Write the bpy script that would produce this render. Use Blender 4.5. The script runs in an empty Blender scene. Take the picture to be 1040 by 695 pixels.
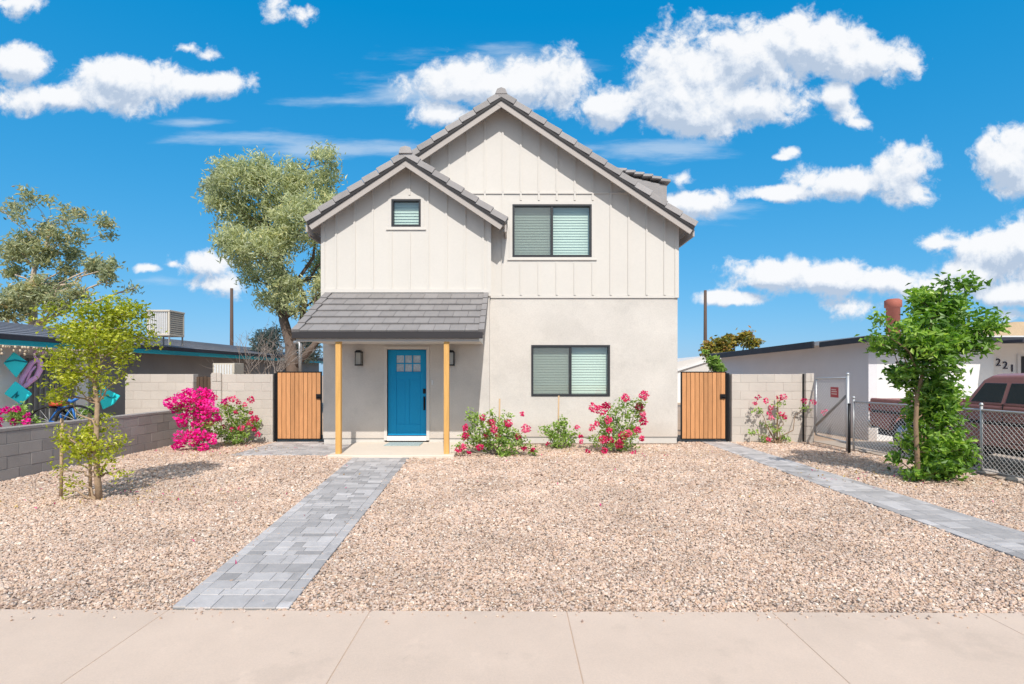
import bpy, math, random
import numpy as np
from mathutils import Vector, Matrix

R = math.radians
rng = np.random.default_rng(11)
random.seed(11)
sc = bpy.context.scene
col = sc.collection
CAMZ, F, CX, HY = 1.6, 540.0, 520.0, 380.0      # eye height and projection used to lay the place out in metres


def X(px, Y): return (px - CX) / F * Y
def Z(py, Y): return CAMZ + (HY - py) / F * Y
def P(px, py, Y): return Vector((X(px, Y), Y, Z(py, Y)))


# ------------------------------------------------------------------ materials
def nodes(m):
    m.use_nodes = True
    nt = m.node_tree
    nt.nodes.clear()
    return nt, nt.nodes, nt.links


def N(nt, t, **kw):
    n = nt.nodes.new(t)
    for k, v in kw.items():
        if k == 'inp':
            for a, b in v.items():
                n.inputs[a].default_value = b
        else:
            setattr(n, k, v)
    return n


def ramp(nt, fac, stops):
    r = N(nt, 'ShaderNodeValToRGB')
    el = r.color_ramp.elements
    while len(el) > 1: el.remove(el[-1])
    el[0].position = stops[0][0]; el[0].color = (*stops[0][1], 1)
    for p, c in stops[1:]:
        e = el.new(p); e.color = (*c, 1)
    if fac is not None: nt.links.new(fac, r.inputs[0])
    return r


def surf(name, c, rough=.8, var=.12, scale=3.0, fine=60.0, bump=.0, bscale=120.0, tint=0.0, metal=0.0, spec=.3, stain=None, stretch=(1, 1, 1), coat=0.0, spots=None):
    """A procedural surface: base colour with two sizes of mottling, optional per-piece tint, bump and low stains."""
    m = bpy.data.materials.new(name)
    nt, ns, ln = nodes(m)
    out = N(nt, 'ShaderNodeOutputMaterial')
    b = N(nt, 'ShaderNodeBsdfPrincipled', inp={'Roughness': rough, 'Metallic': metal, 'Specular IOR Level': spec, 'Coat Weight': coat})
    tc = N(nt, 'ShaderNodeTexCoord')
    mp = N(nt, 'ShaderNodeMapping'); mp.inputs['Scale'].default_value = stretch
    geo = N(nt, 'ShaderNodeNewGeometry')
    ln.new(geo.outputs['Position'], mp.inputs[0])
    n1 = N(nt, 'ShaderNodeTexNoise', inp={'Scale': scale, 'Detail': 6.0, 'Roughness': .6})
    n2 = N(nt, 'ShaderNodeTexNoise', inp={'Scale': fine, 'Detail': 3.0})
    ln.new(mp.outputs[0], n1.inputs['Vector']); ln.new(mp.outputs[0], n2.inputs['Vector'])
    mx = N(nt, 'ShaderNodeMath', operation='MULTIPLY_ADD', inp={1: .6, 2: 0.0}); ln.new(n1.outputs[0], mx.inputs[0])
    my = N(nt, 'ShaderNodeMath', operation='MULTIPLY_ADD', inp={1: .4}); ln.new(n2.outputs[0], my.inputs[0]); ln.new(mx.outputs[0], my.inputs[2])
    v = my.outputs[0]
    mr = N(nt, 'ShaderNodeMapRange', inp={1: .3, 2: .7, 3: 1 - var, 4: 1 + var}); ln.new(v, mr.inputs[0])
    val = mr.outputs[0]
    if spots:
        for s_sc, s_th, s_am in spots:
            ns_ = N(nt, 'ShaderNodeTexNoise', inp={'Scale': s_sc, 'Detail': 5.0, 'Roughness': .65}); ln.new(mp.outputs[0], ns_.inputs['Vector'])
            sm = N(nt, 'ShaderNodeMapRange', interpolation_type='SMOOTHSTEP', inp={1: s_th, 2: s_th + .09, 3: 1.0, 4: 1 - s_am}); ln.new(ns_.outputs[0], sm.inputs[0])
            mq = N(nt, 'ShaderNodeMath', operation='MULTIPLY'); ln.new(val, mq.inputs[0]); ln.new(sm.outputs[0], mq.inputs[1]); val = mq.outputs[0]
    if tint:
        at = N(nt, 'ShaderNodeAttribute', attribute_name='tint')
        mt = N(nt, 'ShaderNodeMapRange', inp={1: 0.0, 2: 1.0, 3: 1 - tint, 4: 1 + tint}); ln.new(at.outputs['Fac'], mt.inputs[0])
        mm = N(nt, 'ShaderNodeMath', operation='MULTIPLY'); ln.new(val, mm.inputs[0]); ln.new(mt.outputs[0], mm.inputs[1])
        val = mm.outputs[0]
    sc_ = N(nt, 'ShaderNodeVectorMath', operation='SCALE', inp={0: c}); ln.new(val, sc_.inputs['Scale'])
    colr = sc_.outputs[0]
    if stain:
        zlo, zhi, scol, amt = stain
        sp = N(nt, 'ShaderNodeSeparateXYZ'); ln.new(geo.outputs['Position'], sp.inputs[0])
        ad = N(nt, 'ShaderNodeMath', operation='MULTIPLY_ADD', inp={1: .5, 2: -.25}); ln.new(n1.outputs[0], ad.inputs[0])
        az = N(nt, 'ShaderNodeMath', operation='ADD'); ln.new(sp.outputs[2], az.inputs[0]); ln.new(ad.outputs[0], az.inputs[1])
        mz = N(nt, 'ShaderNodeMapRange', inp={1: zlo, 2: zhi, 3: amt, 4: 0.0}); ln.new(az.outputs[0], mz.inputs[0])
        mc = N(nt, 'ShaderNodeMix', data_type='RGBA'); mc.inputs[7].default_value = (*scol, 1)
        ln.new(mz.outputs[0], mc.inputs[0]); ln.new(colr, mc.inputs[6]); colr = mc.outputs[2]
    ln.new(colr, b.inputs['Base Color'])
    if bump:
        n3 = N(nt, 'ShaderNodeTexNoise', inp={'Scale': bscale, 'Detail': 4.0}); ln.new(mp.outputs[0], n3.inputs['Vector'])
        bp = N(nt, 'ShaderNodeBump', inp={'Strength': bump, 'Distance': .02}); ln.new(n3.outputs[0], bp.inputs['Height'])
        ln.new(bp.outputs[0], b.inputs['Normal'])
    ln.new(b.outputs[0], out.inputs[0])
    return m


def leafmat(name, stops, trans=.35, rough=.5, gloss=.06):
    """Leaves: colour by each leaf's own tint, light showing through them, a little sheen."""
    m = bpy.data.materials.new(name)
    nt, ns, ln = nodes(m)
    out = N(nt, 'ShaderNodeOutputMaterial')
    at = N(nt, 'ShaderNodeAttribute', attribute_name='tint')
    r = ramp(nt, at.outputs['Fac'], stops)
    d = N(nt, 'ShaderNodeBsdfDiffuse'); t = N(nt, 'ShaderNodeBsdfTranslucent'); g = N(nt, 'ShaderNodeBsdfGlossy', inp={'Roughness': rough})
    ln.new(r.outputs[0], d.inputs[0])
    hs = N(nt, 'ShaderNodeHueSaturation', inp={'Saturation': 1.1, 'Value': 1.25}); ln.new(r.outputs[0], hs.inputs['Color']); ln.new(hs.outputs[0], t.inputs[0])
    a = N(nt, 'ShaderNodeMixShader', inp={0: trans}); ln.new(d.outputs[0], a.inputs[1]); ln.new(t.outputs[0], a.inputs[2])
    b = N(nt, 'ShaderNodeMixShader', inp={0: gloss}); ln.new(a.outputs[0], b.inputs[1]); ln.new(g.outputs[0], b.inputs[2])
    ln.new(b.outputs[0], out.inputs[0])
    return m


def glassmat(name, tint=(.8, .93, .88), refl=1.0):
    m = bpy.data.materials.new(name)
    nt, ns, ln = nodes(m)
    out = N(nt, 'ShaderNodeOutputMaterial')
    t = N(nt, 'ShaderNodeBsdfTransparent', inp={0: (*tint, 1)}); g = N(nt, 'ShaderNodeBsdfGlossy', inp={'Roughness': .01})
    f = N(nt, 'ShaderNodeLayerWeight', inp={0: .5})
    pw = N(nt, 'ShaderNodeMath', operation='POWER', inp={1: 4.0}); ln.new(f.outputs['Facing'], pw.inputs[0])
    mu = N(nt, 'ShaderNodeMath', operation='MULTIPLY_ADD', inp={1: .8 * refl, 2: .15 * refl}); ln.new(pw.outputs[0], mu.inputs[0])
    a = N(nt, 'ShaderNodeMixShader'); ln.new(mu.outputs[0], a.inputs[0]); ln.new(t.outputs[0], a.inputs[1]); ln.new(g.outputs[0], a.inputs[2])
    ln.new(a.outputs[0], out.inputs[0])
    return m


def screenmat(name, c=(.1, .11, .11), cover=.45):
    m = bpy.data.materials.new(name)
    nt, ns, ln = nodes(m)
    out = N(nt, 'ShaderNodeOutputMaterial')
    t = N(nt, 'ShaderNodeBsdfTransparent'); d = N(nt, 'ShaderNodeBsdfDiffuse', inp={0: (*c, 1)})
    a = N(nt, 'ShaderNodeMixShader', inp={0: cover}); ln.new(t.outputs[0], a.inputs[1]); ln.new(d.outputs[0], a.inputs[2])
    ln.new(a.outputs[0], out.inputs[0])
    return m


def stonemat(name, base=False):
    m = bpy.data.materials.new(name)
    nt, ns, ln = nodes(m)
    out = N(nt, 'ShaderNodeOutputMaterial'); b = N(nt, 'ShaderNodeBsdfPrincipled', inp={'Roughness': .85, 'Specular IOR Level': .2})
    pal = [(0, (.30, .20, .15)), (.1, (.40, .285, .235)), (.2, (.48, .33, .235)), (.32, (.56, .395, .305)), (.43, (.51, .41, .35)), (.54, (.58, .41, .29)), (.66, (.65, .475, .37)), (.76, (.62, .52, .445)), (.86, (.71, .55, .425)), (1, (.79, .69, .59))]
    geo = N(nt, 'ShaderNodeNewGeometry')
    if base:
        vo = N(nt, 'ShaderNodeTexVoronoi', inp={'Scale': 32.0}); ln.new(geo.outputs['Position'], vo.inputs['Vector'])
        sp = N(nt, 'ShaderNodeSeparateColor'); ln.new(vo.outputs['Color'], sp.inputs[0]); fac = sp.outputs[0]
        bp = N(nt, 'ShaderNodeBump', inp={'Strength': .9, 'Distance': .02}); bp.invert = True
        ln.new(vo.outputs['Distance'], bp.inputs['Height']); ln.new(bp.outputs[0], b.inputs['Normal'])
        dk = N(nt, 'ShaderNodeMapRange', inp={1: .0, 2: .9, 3: .8, 4: .35}); ln.new(vo.outputs['Distance'], dk.inputs[0])
        r = ramp(nt, fac, pal)
        s = N(nt, 'ShaderNodeVectorMath', operation='SCALE'); ln.new(r.outputs[0], s.inputs[0]); ln.new(dk.outputs[0], s.inputs['Scale'])
        ln.new(s.outputs[0], b.inputs['Base Color'])
    else:
        at = N(nt, 'ShaderNodeAttribute', attribute_name='tint')
        r = ramp(nt, at.outputs['Fac'], pal)
        n = N(nt, 'ShaderNodeTexNoise', inp={'Scale': 1.1, 'Detail': 4.0}); ln.new(geo.outputs['Position'], n.inputs['Vector'])
        mr = N(nt, 'ShaderNodeMapRange', inp={1: .3, 2: .7, 3: .86, 4: 1.14}); ln.new(n.outputs[0], mr.inputs[0])
        s = N(nt, 'ShaderNodeVectorMath', operation='SCALE'); ln.new(r.outputs[0], s.inputs[0]); ln.new(mr.outputs[0], s.inputs['Scale'])
        ln.new(s.outputs[0], b.inputs['Base Color'])
    ln.new(b.outputs[0], out.inputs[0])
    return m


M = dict(
    siding=surf('painted_siding', (.648, .614, .568), .6, .035, 1.2, 20, .05, 60),
    trim=surf('painted_trim', (.65, .615, .57), .55, .03, 2, 30),
    stucco=surf('stucco', (.645, .606, .56), .95, .13, .9, 45, .35, 140, stain=(.1, .55, (.52, .42, .34), .4), spots=[(1.7, .56, .05), (.7, .5, .05)]),
    foundation=surf('foundation_plaster', (.62, .59, .55), .95, .08, 3, 60, .2, 90),
    fascia=surf('fascia_paint', (.44, .395, .365), .6, .05, 3, 40),
    tile=surf('concrete_roof_tile', (.36, .34, .335), .85, .12, 4, 70, .25, 160, tint=.14),
    porch_tile=surf('concrete_porch_tile', (.26, .243, .238), .85, .12, 4, 70, .3, 160, tint=.08),
    tile_dark=surf('roof_edge_metal', (.03, .028, .03), .6, .1),
    gutter=surf('dark_grey_fascia', (.04, .036, .038), .5, .08),
    frame=surf('dark_window_frame', (.035, .037, .042), .45, .05),
    blind=surf('white_blinds', (.70, .76, .72), .6, .02),
    glass=glassmat('window_glass', (.88, .955, .915)),
    doorglass=surf('door_glass', (.40, .44, .46), .04, .35, 6, 30, spec=1.0),
    screen=screenmat('window_screen', (.22, .235, .225), .42),
    door=surf('blue_door_paint', (.002, .30, .60), .5, .05, 2, 40, 0),
    black=surf('black_metal', (.018, .018, .02), .4, .08, metal=.2),
    wood=surf('honey_wood', (.68, .385, .125), .7, .22, 2, 25, .08, 40, stretch=(14, 14, 1)),
    gatewood=surf('orange_brown_slats', (.57, .275, .12), .7, .2, 3, 30, .12, 60, tint=.16, stretch=(8, 8, 1)),
    block=surf('grey_block', (.37, .335, .31), .95, .12, 2.5, 50, .5, 110, tint=.12),
    paleblock=surf('pale_block', (.57, .515, .46), .95, .08, 2.0, 50, .4, 110, tint=.05),
    mortar=surf('mortar', (.33, .30, .28), .95, .1),
    palemortar=surf('pale_mortar', (.53, .475, .425), .95, .1),
    concrete=surf('sidewalk_concrete', (.645, .50, .395), .9, .10, 1.6, 110, .25, 300, tint=.035, spots=[(1.3, .55, .07), (14, .68, .18), (3.1, .6, -.05)]),
    slab=surf('porch_concrete', (.72, .63, .53), .9, .06, 2, 80, .12, 220),
    joint=surf('joint_dirt', (.50, .35, .245), .95, .2),
    paver=surf('grey_pavers', (.455, .425, .41), .9, .14, 9, 90, .25, 180, tint=.27, spots=[(5, .56, .12)]),
    sand=surf('jointing_sand', (.24, .23, .22), .95, .2),
    dirt=surf('bare_dirt', (.46, .33, .235), .95, .2, 1.5, 40, .5, 60),
    asphalt=surf('asphalt', (.05, .05, .052), .9, .2, 3, 120, .3, 200),
    stone=stonemat('gravel_stones'), gravel=stonemat('gravel_bed', True),
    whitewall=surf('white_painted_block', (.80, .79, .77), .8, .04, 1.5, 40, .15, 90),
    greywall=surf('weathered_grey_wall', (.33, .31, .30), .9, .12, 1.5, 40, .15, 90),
    sidewall=surf('pale_side_wall', (.74, .72, .74), .9, .06, 1.3, 40, .15, 80, stain=(.1, .8, (.42, .33, .25), .6)),
    roofgrey=surf('weathered_roofing', (.20, .205, .23), .8, .25, 2, 30, .2, 50),
    darkfascia=surf('charcoal_fascia', (.045, .047, .06), .6, .15),
    whitefascia=surf('white_fascia', (.72, .72, .72), .6, .05),
    teal=surf('teal_paint', (.01, .34, .40), .5, .1),
    turquoise=surf('turquoise_paint', (.04, .86, .92), .4, .08),
    turq_dark=surf('deep_turquoise_paint', (.005, .27, .36), .4, .1),
    pink=surf('pink_paint', (.92, .50, .82), .5, .1),
    blue=surf('blue_paint', (.03, .16, .50), .4, .1),
    red=surf('red_paint', (.62, .06, .04), .5, .1),
    redsign=surf('faded_red_sign', (.42, .05, .07), .5, .1),
    rubber=surf('rubber', (.02, .02, .022), .8, .1),
    beigemetal=surf('beige_metal', (.60, .54, .45), .5, .08, 3, 30),
    greymetal=surf('grey_metal', (.30, .29, .28), .6, .12),
    galv=surf('galvanised_steel', (.52, .53, .54), .45, .1, metal=.5),
    wire=surf('chain_link_wire', (.72, .72, .71), .5, .1, metal=.3),
    truck=surf('burgundy_paint', (.33, .145, .13), .5, .12, 2, 30, coat=.25),
    chrome=surf('bright_alloy', (.55, .55, .56), .25, .05, metal=.9),
    darkglass=surf('dark_vehicle_glass', (.012, .02, .02), .06, .05, spec=.8),
    lampred=surf('red_lens', (.45, .01, .01), .15, .05),
    lampwhite=surf('clear_lens', (.7, .7, .7), .1, .05),
    tanroof=surf('tan_shingles', (.50, .37, .24), .9, .15, 4, 30, .3, 50),
    clay=surf('clay_pipe', (.38, .12, .085), .7, .12),
    palebark2=surf('young_bark', (.40, .28, .18), .95, .25, 5, 30, .4, 30),
    bark=surf('tan_bark', (.30, .20, .125), .95, .25, 6, 40, .6, 60, stretch=(3, 3, .7)),
    greybark=surf('grey_bark', (.17, .125, .10), .95, .25, 3, 30, .6, 30, stretch=(3, 3, .7)),
    palebark=surf('pale_bark', (.52, .42, .33), .95, .2, 3, 30, .4, 30),
    twig=surf('bare_twigs', (.30, .25, .22), .95, .2),
    stake=surf('weathered_stake', (.52, .36, .22), .9, .2, 4, 40, stretch=(10, 10, 1)),
    polewood=surf('utility_pole_wood', (.11, .075, .06), .95, .2, 2, 20, stretch=(6, 6, .6)),
    rock=surf('pale_rock', (.50, .45, .41), .95, .2, 8, 60, .6, 40),
    mat=surf('woven_mat', (.40, .49, .49), .95, .25, 30, 120, .3, 200),
    bulb=surf('cream_bulbs', (.62, .50, .36), .5, .15),
    lantern_glass=surf('lantern_glass', (.40, .40, .38), .1, .1),
    number=surf('number_paint', (.03, .03, .06), .5, .05),
    print=surf('sign_print', (.75, .62, .60), .6, .05),
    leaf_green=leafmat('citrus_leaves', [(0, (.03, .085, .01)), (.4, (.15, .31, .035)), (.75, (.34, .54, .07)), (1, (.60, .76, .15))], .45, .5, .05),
    leaf_lime=leafmat('yellow_green_leaves', [(0, (.10, .15, .012)), (.4, (.34, .39, .022)), (.75, (.56, .59, .03)), (1, (.74, .72, .11))], .45),
    leaf_gum=leafmat('eucalyptus_leaves', [(0, (.23, .26, .15)), (.4, (.49, .53, .30)), (.75, (.67, .69, .38)), (1, (.83, .75, .36))], .5),
    leaf_gum2=leafmat('far_eucalyptus_leaves', [(0, (.20, .23, .14)), (.5, (.42, .46, .25)), (.8, (.56, .54, .26)), (1, (.62, .44, .22))], .45),
    leaf_bush=leafmat('bush_leaves', [(0, (.10, .18, .03)), (.5, (.29, .46, .075)), (1, (.54, .66, .20))], .35),
    leaf_autumn=leafmat('autumn_leaves', [(0, (.10, .05, .03)), (.35, (.16, .20, .03)), (.65, (.42, .32, .03)), (1, (.50, .22, .10))], .35),
    leaf_grey=leafmat('grey_green_leaves', [(0, (.18, .21, .16)), (.5, (.36, .40, .31)), (1, (.55, .56, .44))], .42),
    magenta=leafmat('magenta_bracts', [(0, (.55, .003, .20)), (.5, (.92, .012, .36)), (1, (.98, .10, .55))], .35, .6, .02),
    crimson=leafmat('crimson_bracts', [(0, (.45, .008, .08)), (.5, (.82, .04, .20)), (1, (.90, .22, .38))], .35, .6, .02),
)


# ------------------------------------------------------------------ mesh helpers
class MB:
    """Collects shapes and links them as one mesh object."""
    def __init__(s): s.v, s.f, s.t, s.sm = [], [], [], []

    def add(s, vs, fs, tint=.5, smooth=False):
        o = len(s.v)
        s.v += [tuple(v) for v in vs]
        s.f += [tuple(i + o for i in f) for f in fs]
        s.t += [tint] * len(fs); s.sm += [smooth] * len(fs)
        return s

    def box(s, x0, x1, y0, y1, z0, z1, tint=.5, m=None):
        vs = [Vector(p) for p in ((x0, y0, z0), (x1, y0, z0), (x1, y1, z0), (x0, y1, z0), (x0, y0, z1), (x1, y0, z1), (x1, y1, z1), (x0, y1, z1))]
        if m is not None: vs = [m @ v for v in vs]
        return s.add(vs, [(0, 3, 2, 1), (4, 5, 6, 7), (0, 1, 5, 4), (1, 2, 6, 5), (2, 3, 7, 6), (3, 0, 4, 7)], tint)

    def prism(s, poly, axis, a0, a1, tint=.5):
        """poly is a list of 2-D points in the plane across the axis: y -> (x, z), x -> (y, z), z -> (x, y)."""
        def pt(p, a): return {'y': (p[0], a, p[1]), 'x': (a, p[0], p[1]), 'z': (p[0], p[1], a)}[axis]
        n = len(poly)
        area = sum(poly[i][0] * poly[(i + 1) % n][1] - poly[(i + 1) % n][0] * poly[i][1] for i in range(n))
        if (area < 0) != (axis == 'y'): poly = poly[::-1]
        vs = [pt(p, a0) for p in poly] + [pt(p, a1) for p in poly]
        fs = [tuple(range(n))[::-1], tuple(range(n, 2 * n))]
        for i in range(n):
            j = (i + 1) % n
            fs.append((i, j, n + j, n + i))
        return s.add(vs, fs, tint)

    def tube(s, pts, rad, sides=8, tint=.5, cap=True, smooth=True):
        pts = [Vector(p) for p in pts]
        if not hasattr(rad, '__len__'): rad = [rad] * len(pts)
        vs, fs = [], []
        up = Vector((0, 0, 1))
        for i, p in enumerate(pts):
            d = (pts[min(i + 1, len(pts) - 1)] - pts[max(i - 1, 0)])
            d = d.normalized() if d.length > 1e-9 else up
            a = d.cross(Vector((1, 0, 0)) if abs(d.x) < .8 else Vector((0, 1, 0))).normalized(); b = d.cross(a)
            for k in range(sides):
                t = 2 * math.pi * k / sides
                vs.append(p + (a * math.cos(t) + b * math.sin(t)) * rad[i])
        for i in range(len(pts) - 1):
            for k in range(sides):
                k2 = (k + 1) % sides
                fs.append((i * sides + k, i * sides + k2, (i + 1) * sides + k2, (i + 1) * sides + k))
        if cap:
            fs.append(tuple(range(sides))[::-1]); fs.append(tuple(range((len(pts) - 1) * sides, len(pts) * sides)))
        return s.add(vs, fs, tint, smooth)

    def lathe(s, prof, c, axis='z', sides=24, tint=.5, smooth=True):
        """prof: (radius, height) pairs turned about an axis through c."""
        c = Vector(c); vs, fs = [], []
        for r, h in prof:
            for k in range(sides):
                t = 2 * math.pi * k / sides
                a, b = r * math.cos(t), r * math.sin(t)
                vs.append(c + Vector({'z': (a, b, h), 'x': (h, a, b), 'y': (a, h, b)}[axis]))
        for i in range(len(prof) - 1):
            for k in range(sides):
                k2 = (k + 1) % sides
                fs.append((i * sides + k, i * sides + k2, (i + 1) * sides + k2, (i + 1) * sides + k))
        fs.append(tuple(range(sides))[::-1]); fs.append(tuple(range((len(prof) - 1) * sides, len(prof) * sides)))
        return s.add(vs, fs, tint, smooth)

    def build(s, name, mat, parent=None, bevel=0, segs=2):
        me = bpy.data.meshes.new(name)
        me.from_pydata(s.v, [], s.f)
        at = me.attributes.new('tint', 'FLOAT', 'FACE'); at.data.foreach_set('value', np.array(s.t, np.float32))
        me.polygons.foreach_set('use_smooth', np.array(s.sm, bool))
        me.materials.append(mat)
        me.update()
        o = bpy.data.objects.new(name, me); col.objects.link(o)
        if parent is not None:
            o.parent = parent
            o.matrix_parent_inverse = Matrix.Translation(-world_loc(parent))
        if bevel:
            md = o.modifiers.new('bevel', 'BEVEL'); md.width = bevel; md.segments = segs; md.limit_method = 'ANGLE'; md.angle_limit = R(35)
        return o


def world_loc(o):
    return Vector(o.location) if o.type == 'EMPTY' else Vector((0, 0, 0))     # meshes keep world coordinates


def np_obj(name, v, f, tint, mat, parent=None, smooth=False):
    """Large meshes from numpy arrays: v (n,3), f (m,k), tint (m,)."""
    me = bpy.data.meshes.new(name)
    k = f.shape[1]
    me.vertices.add(len(v)); me.vertices.foreach_set('co', v.astype(np.float32).ravel())
    me.loops.add(f.size); me.loops.foreach_set('vertex_index', f.astype(np.int32).ravel())
    me.polygons.add(len(f)); me.polygons.foreach_set('loop_start', (np.arange(len(f)) * k).astype(np.int32))
    me.update(calc_edges=True)
    at = me.attributes.new('tint', 'FLOAT', 'FACE'); at.data.foreach_set('value', tint.astype(np.float32))
    me.polygons.foreach_set('use_smooth', np.full(len(f), smooth))
    me.materials.append(mat)
    o = bpy.data.objects.new(name, me); col.objects.link(o)
    if parent is not None:
        o.parent = parent; o.matrix_parent_inverse = Matrix.Translation(-world_loc(parent))
    return o


def thing(name, label, cat, loc=(0, 0, 0), group=None):
    o = bpy.data.objects.new(name, None); col.objects.link(o)
    o.location = loc; o.empty_display_size = .1
    return tag(o, label, cat, group)


def tag(o, label, cat, group=None):
    o['label'] = label; o['category'] = cat
    if group: o['group'] = group
    return o


def struct(o, kind='structure'):
    o['kind'] = kind
    return o


def copy_thing(o, loc, label):
    """A copy of a thing with copies of its parts and sub-parts, sharing their meshes."""
    c = o.copy(); col.objects.link(c); c.location = loc; c['label'] = label
    def kids(a, b):
        for ch in list(a.children):
            d = ch.copy(); col.objects.link(d); d.parent = b
            kids(ch, d)
    kids(o, c)
    return c


def leaf_quads(c, ln, wd, droop=0.0, face_up=.35, curl=.15):
    """One pointed leaf (two quads folded along the midrib) at every centre."""
    n = len(c)
    d = rng.normal(size=(n, 3)); d[:, 2] = d[:, 2] * .7 - droop
    d /= np.linalg.norm(d, axis=1)[:, None]
    u = rng.normal(size=(n, 3)); u[:, 2] += face_up * 3
    w = np.cross(d, u); w /= np.linalg.norm(w, axis=1)[:, None] + 1e-9
    nn = np.cross(w, d)
    L = ln * rng.uniform(.65, 1.25, (n, 1)); W = wd * rng.uniform(.7, 1.2, (n, 1))
    b = c - d * L * .5; t = c + d * L * .5 - nn * L * curl
    l = c + w * W * .5 + nn * W * .18; r = c - w * W * .5 + nn * W * .18
    v = np.stack([b, l, t, r], 1).reshape(-1, 3)
    i = np.arange(n)[:, None] * 4
    f = np.concatenate([i, i + 1, i + 2, i + 3], 1)
    return v, f


def crown_points(blobs, per, sub, sub_r, squash=1.0):
    """Leaf centres: each blob (x, y, z, r) holds sub-clumps, each sub-clump a spray of leaves; returns centres and tints."""
    cs, ts = [], []
    for (x, y, z, r) in blobs:
        k = max(2, int(sub * r * r))
        u = rng.normal(size=(k, 3)); u /= np.linalg.norm(u, axis=1)[:, None]
        rr = r * rng.uniform(.15, 1, (k, 1)) ** .45
        cc = np.array([x, y, z]) + u * rr * np.array([1, 1, squash])
        for q in cc:
            m = rng.poisson(per) + 2
            pts = q + rng.normal(size=(m, 3)) * sub_r * np.array([1, 1, .75])
            cs.append(pts)
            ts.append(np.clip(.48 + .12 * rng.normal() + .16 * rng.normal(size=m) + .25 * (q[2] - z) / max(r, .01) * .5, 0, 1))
    return np.concatenate(cs), np.concatenate(ts)


def px_blobs(lst, Y, depth=.5):
    s = F / Y
    return [(X(a, Y), Y + rng.uniform(-depth, depth), Z(b, Y), r / s) for a, b, r in lst]


def bend(a, b, k=5, wob=.06, sag=0.0):
    a, b = Vector(a), Vector(b); L = (b - a).length
    out = []
    for i in range(k + 1):
        t = i / k
        p = a.lerp(b, t)
        if 0 < i < k:
            p += Vector((random.gauss(0, 1), random.gauss(0, 1), random.gauss(0, .6))) * wob * L * math.sin(math.pi * t)
        p.z += sag * L * math.sin(math.pi * t)
        out.append(p)
    return out


# ------------------------------------------------------------------ the ground
g = MB().box(-400, 400, -60, 600, -.5, -.16); struct(g.build('ground', M['dirt']))
g = MB().box(-60, 60, -9, 1.78, -.3, -.12); struct(g.build('road', M['asphalt']))
g = MB().box(-60, 60, 1.78, 1.93, -.3, .012); struct(g.build('kerb', M['concrete'], bevel=.02))
g = MB().box(-60, 60, 3.4, 70, -.3, -.02); struct(g.build('yard_soil', M['dirt']))

# sidewalk: panels between tooled joints, the far edge turned by half a degree
SWEDGE = lambda x: 3.556 - .0085 * x
jx = [-.95 - 1.36 * k for k in range(30, 0, -1)] + [-.95, .365, 1.73, 3.11] + [3.11 + 1.36 * k for k in range(1, 30)]
g = MB()
for a, b in zip(jx[:-1], jx[1:]):
    a += .002; b -= .002
    g.prism([(a, 1.934), (b, 1.934), (b, SWEDGE(b)), (a, SWEDGE(a))], 'z', -.08, .015, random.random())
struct(g.build('sidewalk', M['concrete'], bevel=.004))
g = MB().prism([(-41, 1.94), (41, 1.94), (41, SWEDGE(41) - .01), (-41, SWEDGE(-41) - .01)], 'z', -.1, .0115)
struct(g.build('sidewalk_joint', M['joint']))

g = MB().prism([(-7.6, SWEDGE(-7.6)), (7.6, SWEDGE(7.6)), (7.5, 8.6), (7.1, 10.9), (7.0, 12.45), (-7.6, 12.45)], 'z', -.1, 0)
struct(g.build('gravel_bed', M['gravel']))
g = MB().prism([(7.62, 1.9), (14, 3.4), (14, 12.8), (7.2, 12.8)], 'z', -.1, -.006)
struct(g.build('driveway', surf('tan_driveway', (.47, .385, .31), .95, .14, 1.2, 60, .2, 120)))

# paver walks
PATH = [(-2.31, 3.60), (-1.51, 3.60), (-1.95, 10.08), (-3.02, 10.08)]
PATH2 = [(4.36, 3.56), (5.13, 3.56), (5.08, 12.42), (4.44, 12.42)]
PAD = [(-5.5, 10.35), (-3.52, 10.35), (-3.52, 11.98), (-4.3, 11.98), (-4.3, 12.42), (-5.5, 12.42)]


def paver_walk(name, quad, width):
    """Edge courses laid lengthwise, the field between them in mixed rows."""
    q = [Vector((p[0], p[1], 0)) for p in quad]
    def bl(u, v): return (q[0].lerp(q[1], u)).lerp(q[3].lerp(q[2], u), v)
    L = (q[3] - q[0]).length
    struct(MB().prism([tuple(p[:2]) for p in q], 'z', -.06, .008).build(name + '_bed', M['sand']))
    g = MB()
    def stone(u0, u1, v0, v1):
        e, f = .0016 / L, .0016 / width
        if v1 - v0 < .03: return
        pl = [bl(u0 + f, v0 / L + e), bl(u1 - f, v0 / L + e), bl(u1 - f, v1 / L - e), bl(u0 + f, v1 / L - e)]
        g.prism([tuple(p[:2]) for p in pl], 'z', -.02, .02 + random.uniform(-.0015, .0015), min(1, max(0, random.gauss(.5, .27))))
    ed = .11 / width
    for a, b in ((0, ed), (1 - ed, 1)):
        v = -random.random() * .2
        while v < L: stone(a, b, max(0, v), min(L, v + .21)); v += .21
    v = 0
    while v < L - .01:
        d = random.choice((.105, .105, .16, .21)); v1 = min(L, v + d)
        u = ed
        while u < 1 - ed - .001:
            w_ = random.choice((.105, .16, .21, .21, .26)) / width
            if 1 - ed - u - w_ < .06 / width: w_ = 1 - ed - u
            stone(u, min(u + w_, 1 - ed), v, v1); u += w_
        v = v1
    struct(g.build(name, M['paver'], bevel=.003, segs=1))


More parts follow.
